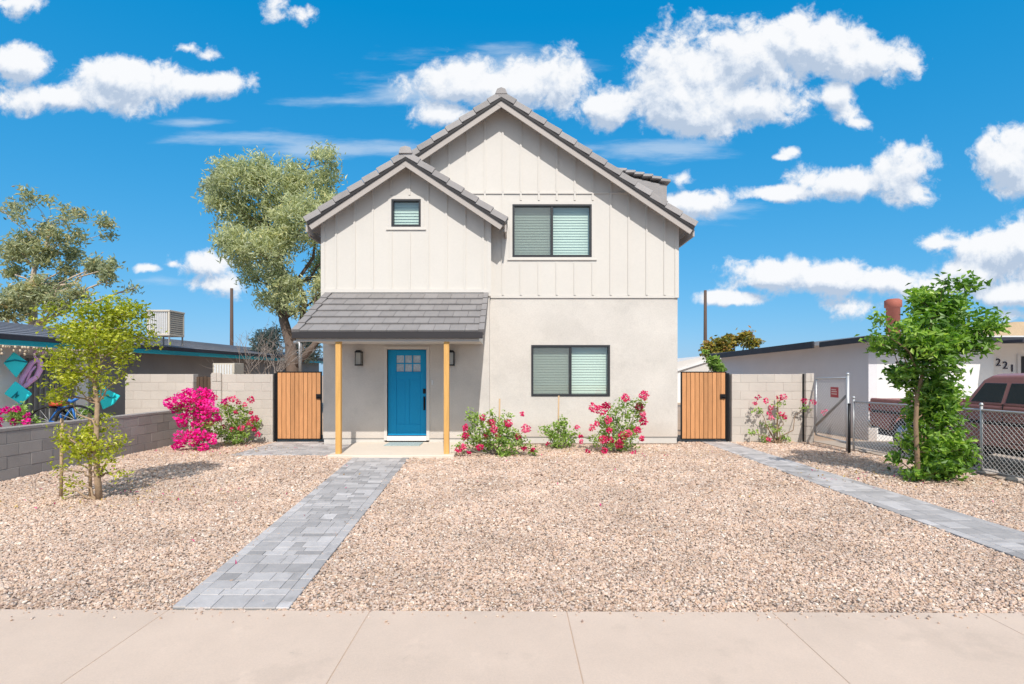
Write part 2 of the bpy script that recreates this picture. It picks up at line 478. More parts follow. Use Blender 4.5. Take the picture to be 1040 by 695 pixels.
paver_walk('paver_path', PATH, .95)
paver_walk('side_paver_path', PATH2, .7)
paver_walk('gate_paver_pad', [(-5.5, 10.35), (-3.52, 10.35), (-3.52, 11.98), (-5.5, 11.98)], 2.0)
paver_walk('gate_paver_strip', [(-5.5, 11.985), (-4.31, 11.985), (-4.31, 12.42), (-5.5, 12.42)], 1.2)


# loose stones of the yard
def in_quad(x, y, q):
    ins = np.ones(len(x), bool)
    for i in range(len(q)):
        a, b = q[i], q[(i + 1) % len(q)]
        ins &= (b[0] - a[0]) * (y - a[1]) - (b[1] - a[1]) * (x - a[0]) > 0
    return ins


def stones(y0, y1, dens, r0, r1):
    w = (-7.55, 7.42)
    n = int((y1 - y0) * (w[1] - w[0]) * dens)
    x = rng.uniform(*w, n); y = rng.uniform(y0, y1, n)
    keep = (np.abs(x) < .99 * y + .5) & (y > 3.556 - .0085 * x + .012)
    for q in (PATH, PATH2, [(-5.5, 10.35), (-3.52, 10.35), (-3.52, 12.45), (-5.5, 12.45)], [(-3.5, 10.06), (-1.1, 10.06), (-1.1, 12.2), (-3.5, 12.2)]):
        e = rng.uniform(-.03, .025)
        keep &= ~in_quad(x, y, q)
    keep &= x < np.interp(y, [3.5, 8.6, 10.9, 12.5], [7.5, 7.42, 7.05, 6.95])
    keep &= ~((y > 11.97) & (x > -4.3) & (x < 3.86))
    x, y = x[keep], y[keep]
    r = rng.uniform(r0, r1, len(x)) * np.where(rng.random(len(x)) < .05, 1.5, 1)
    return x, y, r


def strays(k, fx):
    q = np.array([fx() for _ in range(k)])
    return q[:, 0], q[:, 1], rng.uniform(.004, .010, k)


stray_a = strays(190, lambda: (lambda x: (x, 3.54 - .0085 * x - abs(random.gauss(0, .07))))(random.uniform(-4.5, 4.5)))
stray_b = strays(90, lambda: (lambda v, e: (PATH[0][0] + (PATH[3][0] - PATH[0][0]) * v + e if random.random() < .5 else PATH[1][0] + (PATH[2][0] - PATH[1][0]) * v - e, 3.6 + 6.4 * v))(random.random(), abs(random.gauss(0, .09))))
parts = [stones(3.5, 5.2, 4400, .0055, .0122), stones(5.2, 7.6, 2900, .0075, .0145), stones(7.6, 12.43, 1450, .0115, .020), stray_a, stray_b]
sx, sy, sr = (np.concatenate([p[i] for p in parts]) for i in range(3))
ph = (1 + 5 ** .5) / 2
ico = np.array([(-1, ph, 0), (1, ph, 0), (-1, -ph, 0), (1, -ph, 0), (0, -1, ph), (0, 1, ph), (0, -1, -ph), (0, 1, -ph), (ph, 0, -1), (ph, 0, 1), (-ph, 0, -1), (-ph, 0, 1)]) / math.sqrt(1 + ph * ph)
icf = np.array([(0, 11, 5), (0, 5, 1), (0, 1, 7), (0, 7, 10), (0, 10, 11), (1, 5, 9), (5, 11, 4), (11, 10, 2), (10, 7, 6), (7, 1, 8), (3, 9, 4), (3, 4, 2), (3, 2, 6), (3, 6, 8), (3, 8, 9), (4, 9, 5), (2, 4, 11), (6, 2, 10), (8, 6, 7), (9, 8, 1)])
n = len(sx)
lift = np.zeros(n); lift[-280:] = .017
sv = ico[None] * (1 + .28 * rng.normal(size=(n, 12, 1))).clip(.5, 1.6)
sv *= np.stack([rng.uniform(.8, 1.35, n), rng.uniform(.7, 1.1, n), rng.uniform(.5, .85, n)], 1)[:, None] * sr[:, None, None]
a = rng.uniform(0, 6.28, n); b = rng.normal(0, .4, n)
ca, sa, cb, sb = np.cos(a), np.sin(a), np.cos(b), np.sin(b)
y2 = sv[..., 1] * cb[:, None] - sv[..., 2] * sb[:, None]; z2 = sv[..., 1] * sb[:, None] + sv[..., 2] * cb[:, None]
x3 = sv[..., 0] * ca[:, None] - y2 * sa[:, None]; y3 = sv[..., 0] * sa[:, None] + y2 * ca[:, None]
sv = np.stack([x3 + sx[:, None], y3 + sy[:, None], z2 + (sr * rng.uniform(.3, .7, n) + lift)[:, None]], -1)
sf = (icf[None] + (np.arange(n) * 12)[:, None, None]).reshape(-1, 3)
st = np.repeat(np.clip(rng.normal(.52, .23, n), 0, 1), 20)
o = np_obj('gravel', sv.reshape(-1, 3), sf, st, M['stone'])
struct(o, 'stuff'); o['label'] = 'tan and grey landscaping gravel covering the front yard'

# ------------------------------------------------------------------ the house
WL, WR = -4.27, 3.83
YM, YW = 12.30, 12.00
house = thing('house', 'two-storey pale beige house with grey gable roofs and a blue front door', 'house', (-.2, 12.3, 0))
RX, RZ, SL = -.24, 7.94, .673                         # main ridge and slope
GX, GZ, GS = -2.33, 6.50, .665                        # front gable ridge and slope
mtop = lambda x: RZ - SL * abs(x - RX) - .16
gtop = lambda x: GZ - GS * abs(x - GX) - .16

W_UP = (.02, 1.83, Z(261, YM), Z(208.5, YM))
W_LO = (.455, 2.255, Z(402, YM), Z(351, YM))
W_SM = (X(398, YW), X(427, YW), Z(230, YW), Z(203, YW))
DOOR = (X(393, YW) - .0, X(433, YW), .2, Z(355, YW))


def wall_cols(mb, xs, zb, topf, holes, y0, y1):
    xs = sorted(set(xs + [h[0] for h in holes] + [h[1] for h in holes]))
    for a, b in zip(xs[:-1], xs[1:]):
        cuts = sorted((h[2], h[3]) for h in holes if h[0] <= a + 1e-6 and h[1] >= b - 1e-6)
        z = zb
        for c0, c1 in cuts:
            if c0 > z: mb.prism([(a, z), (b, z), (b, c0), (a, c0)], 'y', y0, y1)
            z = c1
        mb.prism([(a, z), (b, z), (b, topf(b)), (a, topf(a))], 'y', y0, y1)


ZT = 3.36                                             # siding starts here
g = MB()
wall_cols(g, [WL, WR], .15, lambda x: ZT, [W_LO], YM, YM + .2)
wall_cols(g, [WL, -.51], .15, lambda x: ZT, [DOOR], YW + .02, YW + .2)
g.box(WL, WL + .2, YW + .2, YM, .15, ZT); g.box(-.71, -.51, YW + .2, YM, .15, ZT)
g.box(WL, WL + .2, YM + .2, 21, .15, 5.0); g.box(WR - .2, WR, YM + .2, 21, .15, 5.0); g.box(WL + .2, WR - .2, 20.8, 21, .15, 5.0)
g.build('stucco_wall', M['stucco'], house)
g = MB().box(WL + .015, WR - .015, YM + .015, 20.98, -.2, .128)
g.box(WL + .015, DOOR[0] - .05, YW + .035, YM, -.2, .128); g.box(DOOR[1] + .05, -.525, YW + .035, YM, -.2, .128)
g.build('foundation', M['foundation'], house)
g = MB().box(WL + .006, WR - .006, YM + .006, YM + .15, .128, .15).box(WL + .006, DOOR[0] - .06, YW + .026, YW + .15, .128, .15).box(DOOR[1] + .06, -.516, YW + .026, YW + .15, .128, .15)
g.build('weep_screed', M['greymetal'], house)

g = MB()
wall_cols(g, [WL, RX, WR], ZT, mtop, [W_UP], YM - .02, YM + .2)
wall_cols(g, [WL - .02, GX, -.49], ZT, gtop, [W_SM], YW, YW + .2)
g.box(WL - .02, WL + .18, YW + .2, YM - .02, ZT, gtop(WL - .02) - .005); g.box(-.69, -.49, YW + .2, YM - .02, ZT, gtop(-.49) - .005)
# battens
def battens(xs, y, zb, topf, skip, seams=()):
    for x in xs:
        segs = [(zb, topf(x) - .02)]
        for s0, s1, z0, z1 in skip:
            if s0 - .03 < x < s1 + .03:
                segs = [q for a, b in segs for q in ((a, min(b, z0)), (max(a, z1), b)) if q[1] - q[0] > .02]
        for zc in seams:
            segs = [q for a, b in segs for q in ((a, min(b, zc - .012)), (max(a, zc + .03), b)) if q[1] - q[0] > .02]
        for a, b in segs: g.box(x - .021, x + .021, y - .024, y, a, b)
ZS = Z(197, YM)
mx_ = [RX + .415 * k + .03 for k in range(-10, 10)]
pad = lambda w, d=.10, dz=.13: (w[0] - d, w[1] + d, w[2] - dz, w[3] + d)
battens([x for x in mx_ if -4.2 < x < WR - .05 and x > -.4 or RZ - SL * abs(x - RX) > 6.6 and x < 0], YM - .02, ZT + .06, mtop, [pad(W_UP)], (ZS,))
battens([GX + .415 * k + .02 for k in range(-4, 5) if WL + .1 < GX + .415 * k + .02 < -.55], YW, ZT + .16, gtop, [pad(W_SM)])
g.box(WR - .07, WR + .018, YM - .04, YM - .02, ZT, mtop(WR) - .03)
g.box(WL - .038, WL + .05, YW - .02, YW, ZT, gtop(WL) - .05); g.box(-.56, -.472, YW - .02, YW, ZT, gtop(-.49) - .05)
g.build('siding', M['siding'], house)
g = MB()
g.box(-.6, WR + .006, YM - .028, YM - .02, ZT - .005, ZT + .06)
g.box(WL - .03, -.48, YW - .022, YW, ZT + .08, ZT + .16)
xw = (RZ - .16 - ZS) / SL
g.box(max(RX - xw, -2.0), RX + xw - .05, YM - .046, YM - .02, ZS - .012, ZS + .022)
for w, y in ((W_UP, YM - .02), (W_SM, YW)):
    x0, x1, z0, z1 = w; e = .085
    g.box(x0 - e, x1 + e, y - .013, y, z1 + .001, z1 + e); g.box(x0 - e, x0 - .001, y - .013, y, z0, z1); g.box(x1 + .001, x1 + e, y - .013, y, z0, z1)
    g.box(x0 - e - .04, x1 + e + .04, y - .03, y, z0 - .085, z0 - .06); g.box(x0 - e, x1 + e, y - .013, y, z0 - .06, z0 - .001)
g.build('trim_board', M['trim'], house)


# gable roofs
def slope_pts(rx, rz, sx_, sl, s0, s1, n0, n1):
    L = math.hypot(1, sl); dx, dz = sx_ / L, -sl / L; nx, nz = sx_ * sl / L, 1 / L
    f = lambda s, n: (rx + dx * s + nx * n, rz + dz * s + nz * n)
    return [f(s0, n0), f(s1, n0), f(s1, n1), f(s0, n1)]


def gable_side(roof, rx, rz, sx_, sl, run, y0, y1, fy, skip_front=0.0, courses=True, step=.33):
    L = run * math.hypot(1, sl)
    k = int(round((L - skip_front * 0) / step)); st = L / k
    if courses:
        for i in range(k):
            pts = slope_pts(rx, rz, sx_, sl, i * st, (i + 1) * st + .02, -.06, -.012)
            pts[3] = slope_pts(rx, rz, sx_, sl, i * st, 0, 0, -.045)[3]
            roof['tile'].prism(pts, 'y', y0 + .16, y1, random.random())
    roof['deck'].prism(slope_pts(rx, rz, sx_, sl, 0, L - .02, -.13, -.065), 'y', y0 + .025, y1 - .02)


def rake(roof, rx, rz, sx_, sl, s0, s1, y0, up=True):
    y0 += .003 * (sx_ < 0)
    L = s1 - s0; k = int(round(L / .40)); st = L / k
    for i in range(k):
        a, b = s0 + i * st + .004, s0 + (i + 1) * st - .005
        pts = slope_pts(rx, rz, sx_, sl, a, b, -.10, .03)
        pts[3] = slope_pts(rx, rz, sx_, sl, a, b, 0, .0)[3]; pts[0] = slope_pts(rx, rz, sx_, sl, a, b, -.13, 0)[0]
        roof['rake'].prism(pts, 'y', y0 - .004 * (i % 2), y0 + .2, random.random())
    roof['edge'].prism(slope_pts(rx, rz, sx_, sl, s0 + .0, s1, -.175, -.125), 'y', y0 + .004, y0 + .05)
    roof['fascia'].prism(slope_pts(rx, rz, sx_, sl, s0 - (.10 if s0 < .01 else 0), s1 - .01, -.295, -.17), 'y', y0 + .03, y0 + .065)


rf = {k: MB() for k in ('tile', 'deck', 'rake', 'edge', 'fascia')}
H = math.hypot(1, SL)
gable_side(rf, RX, RZ, 1, SL, 4.38, 11.90, 21.4, 0)
gable_side(rf, RX, RZ, -1, SL, 1.95, 11.90, 21.4, 0)
gable_side(rf, RX - 1.95, RZ - SL * 1.95 - .012, -1, SL, 2.43, 12.06, 21.4, 0)
rake(rf, RX, RZ, 1, SL, 0, 4.40 * H, 11.88); rake(rf, RX, RZ, -1, SL, 0, 2.2 * H, 11.88)
for q in (1, -1):                                     # eave boards along the sides
    xe = RX + q * 4.36
    rf['fascia'].box(min(xe, xe - q * .04), max(xe, xe - q * .04), 12.0, 21.4, RZ - SL * 4.36 - .30, RZ - SL * 4.36 - .14)
    rf['tile'].box(xe - .012 if q < 0 else xe - .1, xe + .1 if q < 0 else xe + .012, 12.1, 21.4, RZ - SL * 4.36 - .1, RZ - SL * 4.36 - .045)
for k in range(24):                                   # ridge caps
    y = 11.87 + k * .4
    rf['rake'].prism([(RX - .14, RZ - .08), (RX - .09, RZ + .035), (RX, RZ + .07), (RX + .09, RZ + .035), (RX + .14, RZ - .08)], 'y', y, y + .41, random.random())
rf['tile'].build('roof', M['tile'], house)
rf['deck'].build('roof_soffit', M['fascia'], house); rf['rake'].build('rake_tiles', M['tile'], house, .006, 1)
rf['edge'].build('drip_edge', M['tile_dark'], house); rf['fascia'].build('fascia', M['fascia'], house)

rf = {k: MB() for k in ('tile', 'deck', 'rake', 'edge', 'fascia')}
H = math.hypot(1, GS)
gable_side(rf, GX, GZ, 1, GS, 2.22, 11.65, YM - .02, 0); gable_side(rf, GX, GZ, -1, GS, 2.22, 11.65, 12.055, 0)
rake(rf, GX, GZ, 1, GS, 0, 2.24 * H, 11.63); rake(rf, GX, GZ, -1, GS, 0, 2.24 * H, 11.63)
for q in (1, -1):
    xe = GX + q * 2.21
    rf['fascia'].box(min(xe, xe - q * .04), max(xe, xe - q * .04), 11.70, YM - .02 if q > 0 else 12.05, GZ - GS * 2.21 - .30, GZ - GS * 2.21 - .14)
for k in range(2):
    y = 11.60 + k * .33
    rf['rake'].prism([(GX - .15, GZ - .08), (GX - .11, GZ + .05), (GX, GZ + .085), (GX + .11, GZ + .05), (GX + .15, GZ - .08)], 'y', y, y + .34, .95)
rf['tile'].build('gable_roof', M['tile'], house); rf['deck'].build('gable_soffit', M['fascia'], house)
rf['rake'].build('gable_rake_tiles', M['tile'], house, .006, 1); rf['edge'].build('gable_drip_edge', M['tile_dark'], house); rf['fascia'].build('gable_fascia', M['fascia'], house)

# low rear roof hood that shows over the right slope
g = MB()
zz = lambda x: 7.56 - .22 * (x - 3.75) - .10 * max(0, x - 4.2)
for i in range(6):
    x0 = 3.1 + i * .26
    g.prism([(x0, zz(x0) - .01), (x0 + .29, zz(x0 + .26) + .035), (x0 + .29, zz(x0 + .26) - .03), (x0, zz(x0) - .08)], 'y', 15.7, 18.5, random.random())
g.prism([(3.0, 5.6), (4.60, 4.95), (4.60, 7.2), (3.1, 7.55)], 'y', 15.8, 18.4, .2)
g.build('rear_roof_hood', M['tile'], house)


def window(w, y, slider, deep=.13):
    x0, x1, z0, z1 = w
    g = MB(); t = .038; ya, yb = y - .022, y + .09
    g.box(x0 - .01, x1 + .01, ya, yb, z1 - t, z1 + .01); g.box(x0 - .01, x1 + .01, ya, yb, z0 - .01, z0 + t)
    g.box(x0 - .01, x0 + t, ya, yb, z0 + t, z1 - t); g.box(x1 - t, x1 + .01, ya, yb, z0 + t, z1 - t)
    if slider:
        xm = (x0 + x1) / 2
        g.box(xm - .03, xm + .024, ya + .012, yb, z0 + t, z1 - t)
    f = g.build('window', M['frame'], house, .004, 1)
    MB().add([(x0 + t, y + .038, z0 + t), (x1 - t, y + .038, z0 + t), (x1 - t, y + .038, z1 - t), (x0 + t, y + .038, z1 - t)], [(0, 1, 2, 3)]).build('pane', M['glass'], f)
    if slider:
        MB().add([(x0 + t, y + .006, z0 + t), (xm - .036, y + .006, z0 + t), (xm - .036, y + .006, z1 - t), (x0 + t, y + .006, z1 - t)], [(0, 1, 2, 3)]).build('insect_screen', M['screen'], f)
    g = MB(); k = int((z1 - z0) / .06)
    for i in range(k):
        zc = z0 + (i + .5) * (z1 - z0) / k
        g.prism([(y + deep, zc - .034), (y + deep + .004, zc - .034), (y + deep + .022, zc + .03), (y + deep + .018, zc + .03)], 'x', x0 + .02, x1 - .02)
    g.box(x0 + .0, x1, y + deep + .04, y + deep + .045, z0, z1)
    g.build('blinds', M['blind'], f)


window(W_UP, YM - .02, True); window(W_LO, YM, True); window(W_SM, YW, False)

# front door
dx0, dx1, dz0, dz1 = DOOR
g = MB(); yd = YW + .02
e = .07
g.box(dx0 - e, dx0, yd - .02, yd + .14, .1, dz1); g.box(dx1, dx1 + e, yd - .02, yd + .14, .1, dz1); g.box(dx0 - e, dx1 + e, yd - .02, yd + .14, dz1, dz1 + e)
g.build('door_frame', M['trim'], house, .004, 1)
MB().box(dx0, dx1, yd - .03, yd + .14, .09, .2).build('threshold', M['whitefascia'], house, .006, 1)
lx0, lx1, lz0, lz1 = X(402, YW), X(426.5, YW), Z(377.5, YW), Z(361, YW)
g = MB(); y0, y1 = yd + .05, yd + .095
g.box(dx0 + .005, lx0, y0, y1, dz0 + .005, dz1 - .005); g.box(lx1, dx1 - .005, y0, y1, dz0 + .005, dz1 - .005)
g.box(lx0, lx1, y0, y1, lz1, dz1 - .005)
xm = (dx0 + dx1) / 2
g.box(lx0, lx1, y0 + .014, y1, dz0 + .005, lz0)                                  # recessed field below the lights
g.box(lx0 + .0, lx1, y0, y0 + .014, lz0 - .17, lz0); g.box(lx0, lx1, y0, y0 + .014, dz0 + .005, dz0 + .26); g.box(xm - .045, xm + .045, y0 + .001, y0 + .014, dz0 + .26, lz0 - .17)
g.box(lx0 - .02, lx1 + .02, y0 - .012, y0, lz0 - .035, lz0 - .008)
for k in (1, 2):
    xx = lx0 + (lx1 - lx0) * k / 3; g.box(xx - .012, xx + .012, y0, y1, lz0, lz1)
zz = (lz0 + lz1) / 2; g.box(lx0, lx1, y0 + .002, y1 - .002, zz - .012, zz + .012)
door = g.build('door', M['door'], house, .004, 1)
MB().box(lx0, lx1, y0 + .02, y0 + .026, lz0, lz1).build('pane', M['doorglass'], door)
MB().box(lx0 - .05, lx1 + .05, y0 + .1, y0 + .11, lz0 - .05, lz1 + .05).build('shade', M['greymetal'], door)
g = MB(); hx = X(430.5, YW)
g.box(hx - .03, hx + .03, y0 - .012, y0, Z(400, YW), Z(395, YW)); g.lathe([(.02, -.03), (.024, 0)], (hx, y0 - .005, Z(397.5, YW)), 'y', 12)
g.box(hx - .022, hx + .022, y0 - .01, y0, Z(417, YW), Z(403, YW)); g.tube([(hx, y0 - .01, Z(404, YW)), (hx, y0 - .06, Z(406, YW)), (hx, y0 - .06, Z(414, YW)), (hx, y0 - .01, Z(416, YW))], .012, 8)
g.build('handle', M['black'], door)
MB().box(X(439, YW) - .02, X(439, YW) + .02, yd - .02, yd, Z(391, YW), Z(386, YW)).build('doorbell', M['whitefascia'], house, .004, 1)


def lantern(xc):
    yb_ = yd
    g = MB(); z0, z1 = Z(371, YW), Z(356, YW)
    g.box(xc - .055, xc + .055, yb_ - .02, yb_, z0 + .05, z1 - .02)
    for a in (-.07, .058):
        for b in (-.15, -.03): g.box(xc + a, xc + a + .012, yb_ + b, yb_ + b + .012, z0, z1 - .04)
    g.box(xc - .075, xc + .075, yb_ - .155, yb_ - .012, z0 - .012, z0 + .012)
    g.prism([(xc - .085, z1 - .05), (xc + .085, z1 - .05), (xc + .04, z1), (xc - .04, z1)], 'y', yb_ - .16, yb_ - .01)
    l = g.build('wall_lantern', M['black'], house, .003, 1)
    MB().box(xc - .055, xc + .055, yb_ - .137, yb_ - .03, z0 + .014, z1 - .055).build('lantern_glass', M['lantern_glass'], l)


lantern(X(365.3, YW)); lantern(X(458.5, YW))

# porch
g = MB().box(-3.5, -1.1, 10.06, YW + .034, -.1, .062).build('porch_slab', M['slab'], house, .012)
PT, PBm = (YW - .004, Z(297, YW)), (10.17, Z(335, 10.17))
px0, px1 = -4.21, -.53
dY, dZ = PBm[0] - PT[0], PBm[1] - PT[1]
LL = math.hypot(dY, dZ); uy, uz = dY / LL, dZ / LL; ny, nz = uz, -uy
if nz < 0: ny, nz = -ny, -nz
pp = lambda s, n: (PT[0] + uy * s + ny * n, PT[1] + uz * s + nz * n)
g = MB(); K = 6; st = LL / K
for i in range(K):
    off = (i % 2) * .15
    x = px0 + .16 - off
    while x < px1 - .14:
        a, b = max(x, px0 + .15), min(x + .30, px1 - .11)
        x += .30
        if b - a < .03: continue
        j = random.uniform(-.003, .003)
        g.prism([pp(i * st - .02, -.055), pp((i + 1) * st + .035, -.03), pp((i + 1) * st + .035, .012 + j), pp(i * st - .02, -.03)], 'x', a + .002, b - .002, random.random())
for i in range(K):
    for a, b in ((px0, px0 + .15), (px1 - .11, px1)):
        g.prism([pp(i * st, -.12), pp((i + 1) * st + .04, -.09), pp((i + 1) * st + .04, .03), pp(i * st, .005)], 'x', a, b, random.random())
g.build('porch_roof', M['porch_tile'], house, .004, 1)
g = MB().prism([pp(0, -.13), pp(LL - .02, -.13), pp(LL - .02, -.06), pp(0, -.06)], 'x', px0 + .02, px1 - .02)
zc = Z(344.6, 10.2)
g.prism([(10.30, zc), (YW - .002, zc), (YW - .002, PT[1] - .14), (10.30, PBm[1] - .09)], 'x', px1 - .16, px1 - .12)
g.prism([(10.30, zc), (YW - .002, zc), (YW - .002, PT[1] - .14), (10.30, PBm[1] - .09)], 'x', px0 + .06, px0 + .10)
g.box(px0 + .10, px1 - .16, 10.3, YW - .002, zc, zc + .03)
g.build('porch_ceiling', M['trim'], house)
g = MB().box(px0 + .02, px1 - .03, 10.115, 10.205, Z(343.8, 10.17), Z(337.6, 10.17)).build('porch_fascia', M['gutter'], house, .004, 1)
zb_ = Z(347.2, 10.27)
MB().box(px0 + .06, px1 - .10, 10.215, 10.298, zb_, zc + .12).build('porch_beam', M['trim'], house, .004, 1)
for a in (344, 453.6):
    xx = X(a, 10.27)
    MB().box(xx - .050, xx + .050, 10.222, 10.322, .06, zb_ + (0 if a < 400 else 0)).build('porch_post', M['wood'], house, .006)

o = MB().box(-2.74, -1.98, 11.35, 11.88, .064, .08).build('door_mat', M['mat'], None, .006, 1)
tag(o, 'faded grey-green door mat lying before the blue door', 'door mat')


# ------------------------------------------------------------------ gates and block walls
def wood_gate(x0, x1, y, latch, label):
    t = thing('side_gate', label, 'gate', ((x0 + x1) / 2, y, 0), 'wood slat side gates')
    z0, z1 = .06, Z(377.5, y)
    g = MB(); w = .02
    g.box(x0, x0 + w, y - .02, y + .03, z0, z1); g.box(x1 - w, x1, y - .02, y + .03, z0, z1); g.box(x0 + w, x1 - w, y - .02, y + .03, z1 - w, z1); g.box(x0 + w, x1 - w, y - .02, y + .03, z0, z0 + w)
    g.build('gate_frame', M['black'], t)
    g = MB(); k = 10; a, b = x0 + w + .003, x1 - w - .003; s = (b - a) / k
    for i in range(k): g.box(a + i * s + .005, a + (i + 1) * s - .005, y - .012, y + .012, z0 + w + .002, z1 - w - .002, random.random())
    g.build('slat_panel', M['gatewood'], t, .003, 1)
    MB().box(a, b, y + .014, y + .02, z0 + w, z1 - w).build('backing', M['black'], t)
    g = MB().box(latch - .06, latch + .06, y - .045, y - .02, 1.02, 1.13).tube([(latch - .03, y - .05, 1.075), (latch + .05, y - .09, 1.075)], .014)
    g.build('latch', M['black'], t, .005, 1)


wood_gate(X(281, 12.5), X(328, 12.5) - .03, 12.5, X(324, 12.5), 'orange-brown slat gate between left block wall and the house')
wood_gate(X(691.5, 12.5), X(737.5, 12.5), 12.5, X(733.5, 12.5), 'orange-brown slat gate between the house and right block wall')


def blocks(g, x0, x1, y0, y1, z0, z1, ax='x', bl=.40, bh=.2, gap=.0032):
    """Courses of blocks in running bond along an axis."""
    n = max(1, round((z1 - z0) / bh)); h = (z1 - z0) / n
    lo, hi = (x0, x1) if ax == 'x' else (y0, y1)
    for i in range(n):
        s = lo - (bl / 2 if i % 2 else 0)
        while s < hi - .01:
            a, b = max(lo, s), min(hi, s + bl)
            s += bl
            if b - a < .04: continue
            d = random.uniform(-.002, .002)
            if ax == 'x': g.box(a + gap, b - gap, y0 + d, y1 + d, z0 + i * h + gap, z0 + (i + 1) * h - gap, random.random())
            else: g.box(x0 + d, x1 + d, a + gap, b - gap, z0 + i * h + gap, z0 + (i + 1) * h - gap, random.random())


def block_wall(label, x0, x1, y0, y1, z0, z1, ax, pale, name='block_wall', cap=False):
    t = thing(name, label, 'block wall', ((x0 + x1) / 2, (y0 + y1) / 2, 0))
    g = MB(); zt = z1 - (.05 if cap else 0)
    blocks(g, x0, x1, y0, y1, z0, zt, ax)
    g.build('blocks', M['paleblock' if pale else 'block'], t, .004, 1)
    e = .006
    MB().box(x0 + e, x1 - e, y0 + e, y1 - e, -.15, zt - .004).build('mortar_core', M['palemortar' if pale else 'mortar'], t)
    if cap:
        g = MB()
        lo, hi = (x0, x1) if ax == 'x' else (y0, y1)
        s = lo
        while s < hi - .02:
            b = min(hi, s + .4)
            if ax == 'x': g.box(s + .003, b - .003, y0 - .004, y1 + .004, zt, z1, random.random())
            else: g.box(x0 - .004, x1 + .004, s + .003, b - .003, zt, z1, random.random())
            s += .4
        g.build('cap_course', M['paleblock' if pale else 'block'], t, .004, 1)
    return t


ZTW = 1.6
block_wall('low grey concrete block wall along the left edge of the gravel', -7.8, -7.6, 2.2, 12.3, -.02, .785, 'y', False, cap=True)
block_wall('tall pale block wall behind the low grey wall, left of the dark wood gate', X(130, 12.65), X(199, 12.65), 12.55, 12.75, -.02, ZTW, 'x', True)
t = block_wall('tall pale block wall between dark wood gate and left orange-brown gate', X(215, 12.5), X(278, 12.5), 12.45, 12.65, -.02, ZTW, 'x', True)
g = MB(); blocks(g, X(214.5, 12.4), X(224.5, 12.4), 12.40, 12.445, -.02, ZTW + .03, 'x', .24); g.build('pilaster', M['paleblock'], t, .004, 1)
MB().box(X(279, 12.5), X(280.6, 12.5), 12.46, 12.54, 0, 1.62).build('gate_post', M['black'], t)
t = block_wall('tall pale block wall with end pier right of the right orange-brown gate', X(741.5, 12.5), X(817, 12.4), 12.40, 12.6, -.02, ZTW, 'x', True)
g = MB(); blocks(g, X(818, 12.3), X(826.5, 12.3), 12.28, 12.6, -.02, ZTW + .02, 'x', .24); g.build('pilaster', M['paleblock'], t, .004, 1)
MB().box(X(738, 12.5), X(740, 12.5), 12.46, 12.54, 0, 1.62).build('gate_post', M['black'], t)

MB().box(X(815.4, 12.38), X(817.8, 12.38), 12.36, 12.40, 0, ZTW).build('end_post', M['black'], t)
# dark wood gate in the left wall line
t = thing('plank_gate', 'narrow dark weathered plank gate in the left block wall line', 'gate', (-7.36, 12.72, 0))
g = MB(); a, b = X(199.3, 12.7), X(214.7, 12.7)
k = 4; s = (b - a) / k
for i in range(k): g.box(a + i * s + .006, a + (i + 1) * s - .006, 12.68, 12.70, .05, 1.55 + random.uniform(-.03, .02), random.random())
g.build('planks', surf('weathered_planks', (.13, .085, .06), .95, .25, 3, 30, .2, 40, tint=.3, stretch=(8, 8, 1)), t)
for z in (.4, 1.2): MB().box(a, b, 12.705, 12.74, z, z + .1).build('rail', M['polewood'], t)

# ------------------------------------------------------------------ left neighbour
nl = thing('neighbor_house', 'low neighbouring house with teal eave and weathered grey roof on the left', 'house', (-11, 14, 0))
XE = -9.3
g = MB().box(-16, -9.8, 8.2, 12.3, -.1, 2.15); g.build('wall', M['whitewall'], nl)
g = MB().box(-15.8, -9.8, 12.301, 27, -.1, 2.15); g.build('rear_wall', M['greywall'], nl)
roof_z = lambda x: 2.32 + .16 * (XE - x)
g = MB().prism([(XE - .02, roof_z(XE) - .02), (-13.0, roof_z(-13.0) - .02), (-17, 2.3), (-17, 2.2), (-13, 2.25), (XE - .02, 2.2)], 'y', 7.6, 27.4)
k = 0
x = XE + .02
while x > -12.9:
    g.prism([(x, roof_z(x) - .0), (x, roof_z(x) + .03), (x - .5, roof_z(x - .5) + .01), (x - .5, roof_z(x - .5) - .02)], 'y', 7.55, 27.45, random.random()); x -= .48
g.build('roof', M['roofgrey'], nl)
g = MB().box(XE - .02, XE + .02, 7.6, 27.4, 2.125, 2.235); g.build('fascia', M['teal'], nl)
MB().box(XE, XE + .03, 7.58, 27.42, 2.238, 2.33).build('drip_edge', M['darkfascia'], nl)
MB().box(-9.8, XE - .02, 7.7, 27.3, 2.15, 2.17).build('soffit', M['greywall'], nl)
# barred door in the white wall
g = MB(); y0, y1 = X(62, 1) and 10.65, 11.9
g.box(-9.8, -9.76, 10.6, 10.66, .0, 1.98); g.box(-9.8, -9.76, 11.84, 11.9, .0, 1.98); g.box(-9.8, -9.76, 10.66, 11.84, 1.92, 1.98)
for k in range(9):
    yy = 10.75 + k * .125; g.tube([(-9.77, yy, .02), (-9.77, yy, 1.92)], .014, 6)
d = g.build('barred_door', M['greymetal'], nl)
MB().box(-9.8, -9.795, 10.66, 11.84, .0, 1.92).build('door_panel', surf('grey_door', (.22, .22, .21), .7, .1), d)
g = MB()
p0 = P(305, 378, 17)
g.tube([(p0.x, 17, 1.6), (p0.x, 17, 2.55), (p0.x - .05, 17, 2.62), (p0.x - .2, 17, 2.6)], .06, 8)
g.build('vent_pipe', M['galv'], nl)
